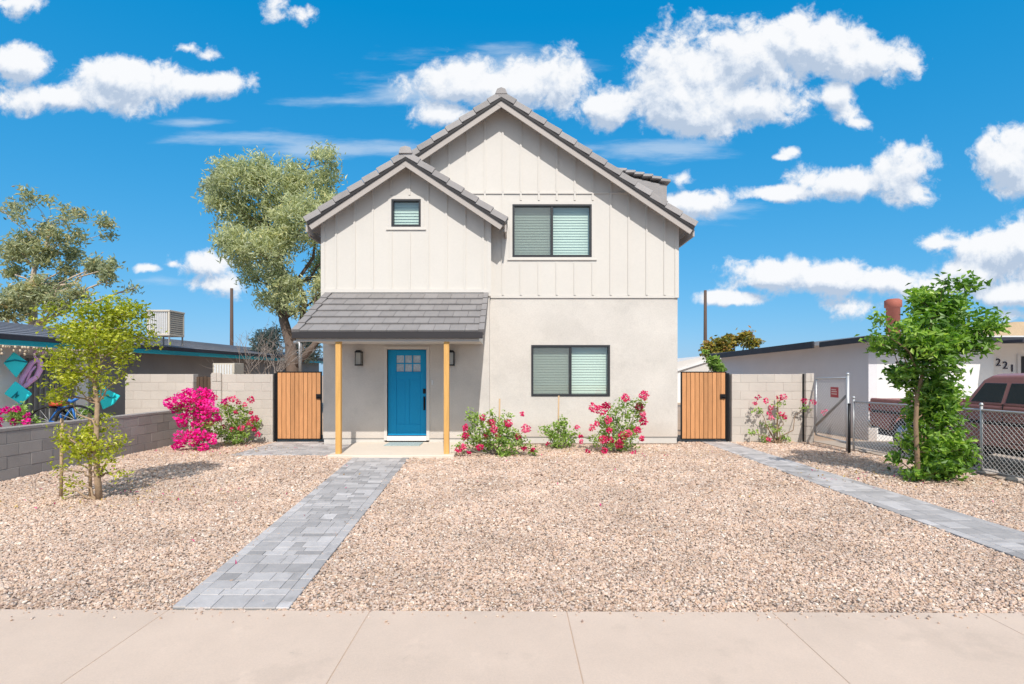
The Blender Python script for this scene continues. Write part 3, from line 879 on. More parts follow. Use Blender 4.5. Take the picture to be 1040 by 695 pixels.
# things on and near that house
t = thing('evaporative_cooler', 'beige louvred evaporative cooler box standing on the neighbouring roof', 'cooler', (-10.2, 14.2, 2.5))
c0 = P(149, 341, 14.0)
x0, x1, y0, y1, z0, z1 = c0.x, c0.x + .60, 14.0, 14.64, c0.z, c0.z + .68
MB().box(x0, x1, y0, y1, z0, z0 + .05).box(x0 - .01, x1 + .01, y0 - .01, y1 + .01, z1 - .05, z1).box(x0, x0 + .05, y0, y0 + .05, z0 + .05, z1 - .05).box(x1 - .05, x1, y0, y0 + .05, z0 + .05, z1 - .05).box(x1 - .05, x1, y1 - .05, y1, z0 + .05, z1 - .05).box(x0, x0 + .05, y1 - .05, y1, z0 + .05, z1 - .05).build('cabinet', M['beigemetal'], t, .006, 1)
g = MB()
for k in range(9): g.box(x0 + .06 + k * .054, x0 + .085 + k * .054, y0 + .012, y0 + .03, z0 + .05, z1 - .05)
g.build('louver_panel', M['whitefascia'], t)
MB().box(x0 + .05, x1 - .02, y0 + .03, y1 - .02, z0 + .05, z1 - .05).build('pad', M['greymetal'], t)
g = MB()
for k in range(10): g.box(x1 - .019, x1 - .004, y0 + .06, y1 - .06, z0 + .07 + k * .056, z0 + .10 + k * .056)
g.build('side_louver', M['beigemetal'], t)
for a in (x0 + .03, x1 - .05):
    for b in (y0 + .03, y1 - .05): MB().box(a, a + .03, b, b + .03, z0 - .25, z0).build('leg', M['greymetal'], t)

t = thing('window_cooler', 'small beige cooler box behind the tall block wall beside bare twigs', 'cooler', (-7.6, 14, 0))
c0 = P(216, 382, 14.0); x0, x1 = c0.x, X(238, 14.0)
MB().box(x0, x1, 14, 14.5, c0.z - .3, Z(369, 14)).build('cabinet', M['beigemetal'], t, .01)
g = MB()
for k in range(7): g.box(x0 + .05 + k * .07, x0 + .09 + k * .07, 13.985, 14, c0.z, Z(370.5, 14))
g.build('louver_panel', M['whitefascia'], t)
for a in (x0 + .05, x1 - .1):
    for b in (14.05, 14.4): MB().box(a, a + .05, b, b + .05, -.02, c0.z - .3).build('leg', M['greymetal'], t)

# string of icicle lights under the teal eave
g = MB(); y = 8.3
while y < 12.2:
    k = random.choice((1, 1, 2, 2, 3))
    for i in range(k):
        z = 2.10 - i * .065
        g.lathe([(.004, -.03), (.024, -.01), (.022, .012), (.006, .03)], (XE + .05 + random.uniform(-.02, .02), y + random.uniform(-.03, .03), z), 'z', 6)
    y += .075
g.tube([(XE + .05, 8.3, 2.125), (XE + .05, 12.2, 2.125)], .006, 5)
tag(g.build('string_lights', M['bulb']), 'string of cream icicle lights hanging from the teal eave', 'string lights')


# turquoise ornaments hung off the white wall, turned towards the yard
def ornament(poly, lobe, label):
    cx_ = sum(p[0] for p in poly) / len(poly)
    Y0 = 9.55 * F / (CX - cx_)
    fw = Vector((.68, -.73, 0))
    def pt(px, py, d):
        # on a plane through the hanging point that faces the yard
        dirv = Vector(((px - CX) / F, 1, (HY - py) / F)); o_ = Vector((0, 0, CAMZ)); c_ = Vector((X(cx_, Y0), Y0, 1.6))
        k_ = (c_ - o_).dot(fw) / dirv.dot(fw)
        return o_ + dirv * k_ + fw * d
    t = thing('wall_ornament', label, 'wall ornament', pt(cx_, sum(p[1] for p in poly) / len(poly), 0), 'turquoise wall ornaments')
    n = len(poly)
    vs = [pt(a, b, 0) for a, b in poly] + [pt(a, b, .09) for a, b in poly]
    MB().add(vs, [tuple(range(n)), tuple(range(n, 2 * n))[::-1]] + [(i, n + i, n + (i + 1) % n, (i + 1) % n) for i in range(n)]).build('wing_plate', M['turquoise'], t, .02)
    MB().tube([pt(a, b, .10) for a, b in lobe], .014, 6).build('ridge', M['turq_dark'], t)


ornament([(3.5, 369), (14, 357.6), (28.5, 368), (16.5, 384)], [(5, 368), (15, 366), (28, 368)], 'upper turquoise diamond-shaped ornament on the pale neighbouring wall')
ornament([(4, 400), (15.5, 387), (33, 400), (21.6, 411)], [(12, 404), (18, 398), (16, 404), (19, 401)], 'lower turquoise diamond-shaped ornament, above the potted magenta flowers')
ornament([(99, 401), (103, 388), (110, 396), (122, 402), (115, 411), (104, 416)], [(104, 400), (112, 404), (116, 403)], 'turquoise winged ornament seen behind the yellow-green tree trunk')
# pink scroll ornament
def yard_pt(px, py, cx_, d=0.0):
    Y0 = 9.5 * F / (CX - cx_); fw = Vector((.68, -.73, 0)); o_ = Vector((0, 0, CAMZ))
    dirv = Vector(((px - CX) / F, 1, (HY - py) / F))
    return o_ + dirv * ((Vector((X(cx_, Y0), Y0, 1.6)) - o_).dot(fw) / dirv.dot(fw)) + fw * d


pc = [yard_pt(a, b, 33) for a, b in ((20, 393), (23, 384), (28, 376), (32, 369), (37, 366), (41, 368), (41, 375), (37, 383), (31, 387), (26, 392), (21, 394))]
g = MB().tube(pc, [.03, .045, .05, .045, .045, .05, .05, .045, .05, .04, .03], 8)
g.tube([yard_pt(39 + 4.5 * math.cos(a), 360 + 4.5 * math.sin(a), 33, .02) for a in np.linspace(0, 2 * math.pi, 16)], .02, 6)
g.tube([yard_pt(a, b, 33, .03) for a, b in ((27, 388), (31, 378), (36, 372))], .02, 6)
tag(g.build('scroll_ornament', M['pink']), 'pink looped scroll ornament hanging between turquoise ornaments and barred door', 'wall ornament')

# bicycle leaning behind the low wall
t = thing('bicycle', 'blue bicycle with red seat behind the low grey wall', 'bicycle', (-8.6, 9.9, 0))
def P2(px, py): return P(px, py, 9.9)
bw = [(50, 425), (77, 424)]
for (a, b) in bw:
    c = P2(a, b + 3)
    rr = .27
    w = MB().tube([c + Vector((math.cos(q) * rr, .12 * math.cos(q), math.sin(q) * rr)) for q in np.linspace(0, 2 * math.pi, 25)], .022, 6).build('wheel', M['rubber'], t)
    g = MB()
    for q in np.linspace(0, math.pi, 7)[:-1]:
        d = Vector((math.cos(q) * rr, .12 * math.cos(q), math.sin(q) * rr)); g.tube([c - d, c + d], .004, 4)
    g.build('spokes', M['galv'], w)
g = MB()
A, B, C_, D = P2(50, 428), P2(60, 414), P2(63, 430), P2(73, 413)
g.tube([A, B], .016); g.tube([A, C_], .016); g.tube([C_, B], .018); g.tube([C_, D], .02); g.tube([B, D], .02); g.tube([D, P2(77, 427)], .018); g.tube([D, P2(72, 408)], .016); g.tube([B, P2(59, 411)], .014)
g.build('bike_frame', M['blue'], t)
MB().tube([P2(66, 407), P2(70, 406.5), P2(73, 408), P2(80, 404)], .03, 8).build('handlebar', M['blue'], t)
g = MB().lathe([(.02, -.03), (.13, -.02), (.14, .03), (.07, .065), (.01, .07)], P2(59, 411), 'z', 14); g.build('saddle', M['red'], t)

# ------------------------------------------------------------------ right neighbour
nr = thing('neighbor_house', 'low white neighbouring house with dark fascia and tan roof on the right', 'house', (11, 14, 0))
XS = 8.65
g = MB().box(XS, XS + .2, 12.9, 22, -.1, 2.42); g.build('side_wall', M['sidewall'], nr)
g = MB().box(XS + .2, X(1009, 12.9), 12.898, 13.1, -.1, 2.42); g.build('wall', M['whitewall'], nr)
MB().box(X(1009, 12.9), 17, 13.6, 13.75, -.1, 2.42).build('porch_wall', M['whitewall'], nr); MB().box(XS + .2, 17, 21.8, 22, -.1, 2.42).build('rear_wall', M['whitewall'], nr)
MB().box(X(1009, 12.9) - .2, X(1009, 12.9), 13.1, 13.6, -.1, 2.42).build('return_wall', M['whitewall'], nr)
YF = 12.45
zt = Z(341, YF)
g = MB().prism([(YF, zt), (YF, zt - .1), (22.3, 2.30), (22.3, 2.44)], 'x', 8.3, 17.5); g.build('roof', M['whitefascia'], nr)
g = MB()
g.box(8.28, 17.52, YF - .03, YF, zt - .16, zt - .035)
g.build('front_fascia', M['darkfascia'], nr)
MB().prism([(YF, zt - .02), (YF, zt - .15), (14.3, zt - .18), (14.3, zt - .045)], 'x', 8.262, 8.298).build('side_fascia', M['darkfascia'], nr)
MB().prism([(14.6, zt + .0), (14.6, zt - .19), (22.3, 2.23), (22.3, 2.42)], 'x', 8.26, 8.298).build('rear_fascia', M['darkfascia'], nr)
g = MB().box(X(1035, 13.6), X(1035, 13.6) + .95, 13.57, 13.6, 0, 2.05); g.build('door', M['frame'], nr)
MB().box(X(1032, 13.6), X(1035, 13.6), 13.55, 13.6, 0, 2.1).build('door_frame', M['whitefascia'], nr)
MB().box(X(1026, 12.2), 16.5, 11.9, 12.4, Z(348.5, 12.2), Z(345.5, 12.2)).build('canopy', M['darkfascia'], nr)
Yt = 15.0
g = MB().prism([(X(985, Yt), Z(343, Yt)), (X(1030, Yt), Z(327, Yt)), (19, Z(325, Yt)), (19, Z(343, Yt))], 'y', Yt, 21); g.build('raised_roof', M['tanroof'], nr)
g = MB(); cp = P(907, 322, 15)
g.lathe([(.17, -.9), (.17, .25), (.21, .27), (.21, .46), (.17, .48), (.15, .5)], (cp.x, 15, cp.z), 'z', 20)
g.build('flue', M['clay'], nr)
for ch, a, b in (('2', 1014, 368.5), ('2', 1021, 371.5), ('1', 1028, 374.5)):
    cu = bpy.data.curves.new('digit', 'FONT'); cu.body = ch; cu.size = .27; cu.extrude = .008; cu.align_x = 'CENTER'; cu.align_y = 'CENTER'
    tmp = bpy.data.objects.new('digit', cu); col.objects.link(tmp)
    bpy.context.view_layer.update()
    me = bpy.data.meshes.new_from_object(tmp.evaluated_get(bpy.context.evaluated_depsgraph_get()))
    bpy.data.objects.remove(tmp)
    me.materials.clear(); me.materials.append(M['number'])
    o = bpy.data.objects.new('house_number', me); col.objects.link(o)
    o.parent = nr; o.matrix_parent_inverse = Matrix.Translation(-Vector(nr.location))
    o.location = P(a, b, 13.58); o.rotation_euler = (R(90), 0, 0)

# pale gabled roof further back, between house and right neighbour
t = thing('distant_house', 'pale gabled roof of a house behind the right slat gate', 'house', (12, 30, 0))
Yd = 30
g = MB().prism([(X(676, Yd), Z(377, Yd)), (X(676, Yd), Z(370, Yd)), (X(721, Yd), Z(361, Yd)), (X(740, Yd), Z(361, Yd)), (X(740, Yd), Z(377, Yd))], 'y', Yd, Yd + 7); g.build('roof', surf('pale_roof', (.62, .59, .56), .9, .06, 2, 20), t)
MB().prism([(X(688, Yd), Z(377, Yd)), (X(722, Yd), Z(366.4, Yd)), (X(723, Yd), Z(364.4, Yd)), (X(687, Yd), Z(375.5, Yd))], 'y', Yd - .12, Yd - .01).build('rake_board', M['whitefascia'], t)
MB().box(X(677, Yd), X(739, Yd), Yd + .01, Yd + 6.9, -.1, Z(377, Yd)).build('wall', M['whitewall'], t)

# ------------------------------------------------------------------ chain-link fence and gate
def chain_mesh(g, a, b, z0, z1, pitch=.075, r=.0032):
    """Diagonal wires of a woven wire panel between plan points a and b."""
    a, b = Vector((*a, 0)), Vector((*b, 0)); L = (b - a).length; u = (b - a) / L; nrm = Vector((-u.y, u.x, 0)); h = z1 - z0
    k = int((L + h) / pitch)
    for s in (1, -1):
        for i in range(k):
            o0 = i * pitch - (h if s > 0 else 0)
            p, q = (o0, z0), (o0 + s * h, z1)
            lo, hi = p, q
            t0, t1 = 0.0, 1.0
            dx = s * h
            for lim, sgn in ((0, 1), (L, -1)):
                ta = (lim - o0) / dx
                if (dx > 0) == (sgn > 0): t0 = max(t0, ta)
                else: t1 = min(t1, ta)
            if t1 - t0 < .02: continue
            A = a + u * (o0 + dx * t0) + nrm * .003 * s; B = a + u * (o0 + dx * t1) + nrm * .003 * s
            A.z = z0 + h * t0; B.z = z0 + h * t1
            g.tube([A, B], r, 3, cap=False, smooth=False)


t = thing('chain_link_gate', 'narrow chain-link gate with red sign and diagonal brace at pale wall end', 'gate', (6.9, 11.6, 0))
ga, gb = Vector((7.0, 12.24, 0)), Vector((6.86, 10.86, 0))
gp = lambda s, z: (ga.lerp(gb, s)) + Vector((0, 0, z))
g = MB().tube([gp(0, .2), gp(0, 1.5)], .02).tube([gp(.985, .2), gp(.985, 1.5)], .02).tube([gp(0, 1.5), gp(1, 1.52)], .02).tube([gp(0, .2), gp(1, .2)], .018)
g.build('gate_frame', M['galv'], t)
MB().tube([gp(0, .42), gp(.95, 1.15)], .025).build('brace', M['greymetal'], t)
g = MB(); chain_mesh(g, (ga.x, ga.y), (gb.x, gb.y), .2, 1.5, .08, .002); g.build('wire_mesh', M['wire'], t)
u = (gb - ga).normalized(); nr_ = Vector((u.y, -u.x, 0))
if nr_.x > 0: nr_ = -nr_
def plate(s0, s1, z0, z1, d, name, mat):
    vs = [gp(s0, z0) + nr_ * d, gp(s1, z0) + nr_ * d, gp(s1, z1) + nr_ * d, gp(s0, z1) + nr_ * d]
    vs += [v + nr_ * .004 for v in vs]
    return MB().add(vs, [(0, 1, 2, 3), (7, 6, 5, 4), (0, 4, 5, 1), (1, 5, 6, 2), (2, 6, 7, 3), (3, 7, 4, 0)]), name, mat
g, a_, b_ = plate(.52, .76, 1.10, 1.32, .02, 'sign', M['redsign']); sg = g.build(a_, b_, t)
for z in (1.255, 1.215, 1.165):
    g, a_, b_ = plate(.56, .72 if z < 1.25 else .70, z, z + .018, .026, 'sign_print', M['print']); g.build(a_, b_, sg)

fence = thing('chain_link_fence', 'low galvanised chain-link fence beside the parked burgundy truck', 'fence', (7.3, 8, 0))
FP = [(7.03, 10.94), (7.30, 9.4), (7.46, 8.45), (7.50, 6.2), (7.52, 3.9)]
zf0, zf1 = .08, 1.03
g = MB()
for a, b in zip(FP[:-1], FP[1:]): chain_mesh(g, a, b, zf0, zf1, .078, .0042)
g.build('wire_mesh', M['wire'], fence)
MB().tube([Vector((a, b, zf1)) for a, b in FP], .017, 8).build('top_rail', M['galv'], fence)
MB().tube([Vector((a, b, zf0)) for a, b in FP], .008, 6).build('bottom_rail', M['galv'], fence)
for i, (a, b) in enumerate(FP):
    MB().tube([(a, b, -.1), (a, b, 1.1)], .021, 10).lathe([(.03, 0), (.03, .02), (.015, .045)], (a, b, 1.1), 'z', 10).build('post', M['galv'], fence)
tall = MB().tube([(6.84, 10.83, -.1), (6.84, 10.83, 1.58)], .03, 10).lathe([(.035, 0), (.035, .02), (.015, .05)], (6.84, 10.83, 1.58), 'z', 10)
tag(tall.build('gate_post', M['galv']), 'tall round steel post at the latch side of the chain-link gate', 'post')
tag(MB().tube([(6.80, 10.72, -.1), (6.80, 10.72, .98)], .026, 10).lathe([(.03, 0), (.03, .02), (.015, .03)], (6.80, 10.72, .98), 'z', 10).build('short_post', M['black']), 'short black pipe post standing against the tall steel gate post', 'post')


def rock(px, py, r, label, sq=.55):
    Y = F * CAMZ / (py - HY); c = Vector((X(px, Y), Y, r * sq * .6))
    me_v = [c + Vector((v[0] * r * random.uniform(.8, 1.3), v[1] * r * random.uniform(.7, 1.1), v[2] * r * sq * random.uniform(.8, 1.2))) for v in ico]
    o = MB().add(me_v, [tuple(q) for q in icf], .5, True).build('rock', M['rock'], None)
    md = o.modifiers.new('s', 'SUBSURF'); md.levels = md.render_levels = 2
    tag(o, label, 'rock', 'rocks by the chain-link fence')


rock(878, 460, .16, 'pale concrete lump at the foot of the thin fence post', .4)
rock(1003, 482, .20, 'broad pale rock lying under the chain-link fence by the tree', .35)
rock(1030, 489, .13, 'small pale rock at the fence near the right edge', .4)
rock(985, 472, .12, 'rounded grey rock half hidden behind the green tree', .6)

# ------------------------------------------------------------------ burgundy pickup
TX, TXR = 7.82, 9.55
trk = thing('pickup_truck', 'old burgundy pickup truck parked behind the chain-link fence', 'truck', (8.7, 9, 0))
wy = [10.62, 7.1]; wr = .36
def arch(yc, r, n=10): return [(yc + r * math.cos(a), .36 + r * math.sin(a)) for a in np.linspace(0, math.pi, n)]
bed = [(9.32, .42)] + [] 
prof = [(11.62, .46), (11.62, 1.07), (9.36, 1.07), (9.34, .42)] + [(y, z) for y, z in reversed(arch(wy[0], .44))]
g = MB(); lowz = .42
g.prism([(11.62, .5), (11.66, .8), (11.62, 1.08), (9.36, 1.08), (9.36, .42)] + [(y, max(z, .42)) for y, z in arch(wy[0], .45)[::-1]], 'x', TX, TX + .12)
g.prism([(11.62, .5), (11.66, .8), (11.62, 1.08), (9.36, 1.08), (9.36, .42)] + [(y, max(z, .42)) for y, z in arch(wy[0], .45)[::-1]], 'x', TXR - .12, TXR)
g.box(TX + .12, TXR - .12, 11.54, 11.64, .5, 1.07); g.box(TX + .12, TXR - .12, 9.36, 9.44, .5, 1.07); g.box(TX + .12, TXR - .12, 9.44, 11.54, .55, .62)
g.build('bed', M['truck'], trk, .03)
g = MB()
body = [(9.33, .42), (9.33, 1.10), (7.75, 1.09), (6.9, 1.06), (6.05, 1.0), (5.98, .8), (5.98, .42)] + [(y, max(z, .42)) for y, z in arch(wy[1], .45)[::-1]]
g.prism(body, 'x', TX, TXR)
g.build('body', M['truck'], trk, .04)
# greenhouse
gl = [(9.22, 1.09), (8.98, 1.50), (8.85, 1.57), (8.1, 1.58), (7.75, 1.53), (7.2, 1.08)]
c = MB(); n = len(gl); ins = lambda z: .02 + (z - 1.12) * .32
xc_ = [0, .12, .5, .88, 1]; cr = [0, .035, .05, .035, 0]
vs = [(TX + ins(z) + (TXR - TX - 2 * ins(z)) * q, y, z + (h_ if z > 1.4 else 0)) for q, h_ in zip(xc_, cr) for y, z in gl]
c.add(vs, [tuple(range(n)), tuple(range(4 * n, 5 * n))[::-1]] + [(k * n + i, k * n + n + i, k * n + n + (i + 1) % n, k * n + (i + 1) % n) for k in range(4) for i in range(n)])
c.build('cab', M['truck'], trk, .03)
def side_glass(y0, y1, y2, y3, name='window'):
    z0, z1 = 1.13, 1.455
    for q, xb in ((-1, TX), (1, TXR)):
        g = MB()
        f = lambda z: xb - q * (ins(z)) + q * .004
        vs = [(f(z0), y0, z0), (f(z0), y1, z0), (f(z1), y2, z1), (f(z1), y3, z1)]
        vs += [(v[0] - q * .02, v[1], v[2]) for v in vs]
        g.add(vs, [(0, 1, 2, 3), (7, 6, 5, 4), (0, 4, 5, 1), (1, 5, 6, 2), (2, 6, 7, 3), (3, 7, 4, 0)])
        g.build(name, M['darkglass'], trk, .012, 1)
side_glass(9.10, 8.52, 8.52, 8.93); side_glass(8.46, 7.42, 7.78, 8.46)
g = MB().add([(TX + .14, 7.26, 1.14), (TXR - .14, 7.26, 1.14), (TXR - .2, 7.69, 1.49), (TX + .2, 7.69, 1.49)], [(0, 1, 2, 3)]); 
g.build('windshield', M['darkglass'], trk)
g = MB().box(TX - .004, TX + .01, 8.47, 8.482, .5, 1.12).box(TX - .004, TX + .01, 7.42, 7.432, .5, 1.1).box(TX - .004, TX + .01, 7.432, 8.47, .5, .51); g.build('door_seam', M['rubber'], trk)
MB().box(TX - .03, TX, 8.26, 8.40, .98, 1.01).build('door_handle', M['chrome'], trk, .008, 1)
MB().box(TX - .012, TX, 9.4, 11.55, .78, .83).box(TX - .012, TX, 7.55, 9.3, .78, .83).build('side_molding', M['rubber'], trk)
for yy, q in ((wy[0], 0), (wy[1], 0)):
    for xc, sgn in ((TX + .12, -1), (TXR - .12, 1)):
        w = MB().lathe([(.2, -.11), (.32, -.115), (wr, -.08), (wr, .08), (.32, .115), (.2, .11)], (xc, yy, wr), 'x', 32).build('wheel', M['rubber'], trk)
        g = MB().lathe([(.05, sgn * .115), (.14, sgn * .075), (.17, sgn * .075), (.205, sgn * .112), (.215, sgn * .118)], (xc, yy, wr), 'x', 28)
        for k in range(6):
            a = k * math.pi / 3
            g.tube([(xc + sgn * .11, yy + .03 * math.cos(a), wr + .03 * math.sin(a)), (xc + sgn * .105, yy + .19 * math.cos(a), wr + .19 * math.sin(a))], .026, 6)
        g.build('rim', M['chrome'], w)
MB().box(TX + .05, TXR - .05, 11.66, 11.78, .42, .58).build('rear_bumper', M['chrome'], trk, .02)
MB().box(TX - .01, TXR + .01, 5.86, 5.99, .42, .6).build('front_bumper', M['chrome'], trk, .02)
for xa in (TX - .004, TXR - .10): MB().box(xa, xa + .104, 11.60, 11.668, .78, 1.0).build('tail_light', M['lampred'], trk, .01, 1)
for xa in (TX + .06, TXR - .36): MB().box(xa, xa + .3, 5.955, 5.99, .72, .88).build('headlight', M['lampwhite'], trk, .01, 1)
MB().box(TX + .42, TXR - .42, 5.955, 5.985, .68, .9).build('grille', M['rubber'], trk)
MB().box(TX + .1, TXR - .1, 6.1, 11.5, .3, .5).build('underbody', M['rubber'], trk)

# ------------------------------------------------------------------ utility poles
def pole(px, py, Y, label, arm):
    b = P(px, py, Y)
    t = thing('utility_pole', label, 'utility pole', (b.x, Y, 0), 'utility poles behind the houses')
    MB().tube([(b.x, Y, -.2), (b.x, Y, b.z)], [.16, .11], 10).build('pole', M['polewood'], t)
pole(235.3, 293, 42, 'dark utility pole rising behind the left neighbouring roof', 0)
pole(716.3, 295, 42, 'dark utility pole rising behind the right slat gate', 0)


# ------------------------------------------------------------------ trees and plants
def leaves_obj(name, c, t, ln, wd, mat, parent, droop=0, up=.35, curl=.15):
    v, f = leaf_quads(c, ln, wd, droop, up, curl)
    return np_obj(name, v, f, t, mat, parent)


def limbs(g, trunk, rad, blobs, r0=.35, sides=7, k=5, wob=.07, twigs=3):
    """Limbs from the upper trunk out to each crown blob, with twigs inside it."""
    for (x, y, z, r) in blobs:
        b = Vector((x, y, z))
        cand = [(p, q) for p, q in zip(trunk, rad) if p.z < z + r * .3] or [(trunk[0], rad[0])]
        p, q = min(cand, key=lambda pq: (pq[0] - b).length + .7 * abs((b.z - pq[0].z) - (b - pq[0]).length * .7))
        ra = max(q * .45, .006)
        pts = bend(p, b, k, wob, .04)
        g.tube(pts, [ra * (1 - .72 * i / k) for i in range(k + 1)], sides, cap=False)
        for j in range(twigs):
            d = Vector((random.gauss(0, 1), random.gauss(0, 1), random.gauss(.2, .8))).normalized() * r * .85
            g.tube(bend(pts[-1 - random.randint(0, 1)], b + d, 3, .1), [ra * .26, ra * .2, ra * .14, ra * .06], 5, cap=False)


# green tree at right
tr = thing('young_tree', 'leafy bright green tree with leaves down to the ground beside the right paver walk', 'tree', (5.99, 7.85, 0))
Y = 7.85
tk = [Vector((X(a, Y), Y + d, Z(b, Y))) for a, b, d in ((932, 491, 0), (932, 460, .01), (930, 430, .0), (933, 405, .03), (937, 380, .0), (942, 350, .04), (948, 320, 0))]
trd = [.038, .034, .031, .029, .026, .02, .012]
bl = px_blobs([(954, 322, 26), (972, 330, 24), (920, 349, 14), (962, 304, 18), (935, 358, 23), (985, 340, 16), (948, 372, 22), (893, 333, 8), (998, 324, 8), (882, 326, 6), (974, 296, 8), (943, 303, 8), (948, 291, 6), (936, 386, 15), (952, 393, 17), (921, 374, 9), (908, 356, 11), (992, 300, 7), (940, 338, 26), (968, 352, 16), (890, 340, 6), (965, 288, 5), (985, 318, 12)], Y, .32)
lo = px_blobs([(936, 405, 8), (930, 455, 8), (938, 436, 9), (940, 394, 13), (950, 412, 15), (937, 418, 8), (927, 442, 7), (924, 470, 8), (958, 405, 22), (957, 432, 26), (953, 458, 28), (974, 466, 18), (966, 482, 17), (930, 482, 13), (945, 398, 16), (925, 384, 11), (972, 412, 12), (985, 455, 12), (948, 482, 14), (926, 376, 12), (992, 462, 7)], Y + .08, .22)
for i in range(len(lo)): lo[i] = (5.99 + .25 + (lo[i][0] - 6.24) * .86, lo[i][1] + .12, lo[i][2], lo[i][3] * .88)
g = MB().tube(tk, trd, 10); limbs(g, tk, trd, bl, wob=.06)
limbs(g, tk[:5], trd[:5], lo, wob=.08)
g.build('trunk', M['bark'], tr)
c, t = crown_points(bl, 24, 210, .075); c2, t2 = crown_points(lo, 24, 230, .07)
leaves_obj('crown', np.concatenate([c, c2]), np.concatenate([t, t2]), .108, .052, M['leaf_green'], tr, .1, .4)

# yellow-green tree at left
tl = thing('young_tree', 'slender yellow-green tree with sparse crown in the left gravel', 'tree', (-5.25, 6.75, 0))
Y = 6.75
tk = [Vector((X(a, Y), Y + d, Z(b, Y))) for a, b, d in ((101, 509, 0), (99, 485, .0), (97, 460, .01), (98, 435, .0), (97, 410, .03), (95, 385, 0), (94, 360, .04), (97, 335, 0))]
trd = [.04, .036, .032, .030, .026, .022, .016, .010]
bl = px_blobs([(85, 322, 24), (113, 328, 24), (70, 345, 18), (132, 338, 14), (97, 310, 17), (58, 330, 9), (100, 350, 22), (82, 372, 15), (127, 362, 11), (63, 395, 9), (85, 390, 12), (112, 375, 7), (60, 362, 10), (75, 312, 12), (122, 315, 12), (140, 330, 7), (72, 402, 8), (60, 318, 9), (95, 335, 22), (118, 348, 16), (135, 350, 10), (90, 400, 9), (76, 385, 12), (58, 404, 7), (103, 385, 8), (128, 378, 8), (118, 388, 6)], Y, .28)
lo = px_blobs([(101, 452, 13), (84, 444, 10), (113, 452, 11), (70, 448, 9), (66, 462, 7), (69, 490, 6), (118, 466, 6), (60, 446, 5), (105, 435, 8), (76, 455, 9), (97, 425, 7), (108, 466, 8), (68, 475, 6), (62, 455, 6), (106, 478, 5), (84, 460, 9), (90, 436, 8), (70, 498, 4), (122, 480, 4), (66, 436, 5)], Y, .15)
g = MB().tube(tk, trd, 10); limbs(g, tk, trd, bl + lo, wob=.07)
g.build('trunk', M['palebark2'], tl)
c, t = crown_points(bl, 20, 390, .06); c2, t2 = crown_points(lo, 16, 480, .05)
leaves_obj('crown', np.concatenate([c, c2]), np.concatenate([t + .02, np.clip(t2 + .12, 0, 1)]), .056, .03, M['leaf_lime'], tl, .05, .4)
for a0, a1, b0, b1, lab in ((62, 63, 500, 425, 'short wooden stake standing left of the yellow-green tree'), (92, 91, 498, 420, 'wooden stake close behind the yellow-green tree trunk')):
    q = [P(a0, b0, 6.9), P(a1, b1, 6.9)]; q[0].z = -.05
    tag(MB().tube(q, .019, 8).build('tree_stake', M['stake'], None), lab, 'stake', 'garden stakes')

# big eucalyptus behind the house
te = thing('eucalyptus_tree', 'tall grey-green eucalyptus rising close behind the left gable', 'tree', (X(297, 20), 20, 0), 'eucalyptus trees')
Y = 20
tk = [Vector((X(a, Y), Y + d, Z(b, Y))) for a, b, d in ((298, 420, 0), (297, 375, 0), (294, 350, .1), (288, 325, 0), (285, 300, .2), (284, 270, 0), (283, 240, .2), (288, 205, 0), (300, 180, .1))]
trd = [.26, .23, .20, .17, .15, .13, .10, .08, .05]
bl = px_blobs([(250, 192, 22), (226, 198, 11), (278, 194, 26), (312, 198, 24), (328, 158, 8), (324, 146, 5), (344, 172, 9), (335, 182, 12), (246, 222, 20), (278, 228, 26), (318, 234, 26), (258, 256, 20), (288, 262, 24), (322, 270, 22), (270, 286, 16), (340, 215, 18), (229, 214, 9), (240, 242, 11), (300, 296, 16), (330, 298, 16), (265, 174, 14), (238, 182, 12), (296, 178, 16), (215, 186, 7), (345, 250, 18), (264, 240, 16), (345, 294, 14), (252, 280, 10), (266, 304, 9), (286, 308, 9), (312, 314, 10), (246, 264, 10), (338, 320, 8), (214, 205, 5)], Y, 1.3)
g = MB().tube(tk, trd, 12); limbs(g, tk, trd, bl, wob=.08)
tk2 = [tk[2], P(306, 330, Y), P(310, 305, Y), P(302, 285, Y), P(318, 262, Y), P(322, 230, Y)]
g.tube(tk2, [.13, .12, .10, .08, .06, .03], 8)
g.tube([tk[1], P(318, 352, Y), P(335, 330, Y), P(345, 310, Y)], [.14, .12, .1, .06], 8)
g.build('trunk', M['greybark'], te)
c, t = crown_points(bl, 15, 150, .145)
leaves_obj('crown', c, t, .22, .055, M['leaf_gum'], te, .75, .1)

# further eucalyptus at far left
tf = thing('eucalyptus_tree', 'open branched eucalyptus beyond the far left roof', 'tree', (X(35, 22), 22, 0), 'eucalyptus trees')
Y = 22
tk = [P(32, 400, Y), P(33, 340, Y), P(34, 310, Y), P(33, 290, Y), P(35, 272, Y), P(45, 255, Y), P(52, 230, Y)]
trd = [.2, .17, .13, .11, .08, .05, .025]
bl = px_blobs([(52, 205, 5), (46, 210, 4), (62, 208, 4), (71, 216, 4), (95, 221, 7), (102, 225, 5), (86, 222, 4), (95, 233, 4), (47, 232, 8), (28, 243, 10), (68, 243, 9), (84, 241, 6), (4, 208, 6), (12, 215, 5), (18, 220, 3), (8, 258, 11), (42, 258, 13), (24, 255, 9), (62, 254, 9), (100, 270, 9), (86, 268, 7), (118, 273, 7), (130, 291, 4), (62, 272, 8), (115, 285, 6), (28, 290, 13), (58, 300, 14), (90, 301, 10), (8, 300, 13), (30, 312, 15), (75, 310, 10), (5, 275, 8), (45, 285, 8), (35, 226, 4), (70, 226, 5), (14, 318, 12)], Y, 1.0)
g = MB().tube(tk, trd, 9); limbs(g, tk, trd, bl, wob=.06)
g.build('trunk', M['palebark'], tf)
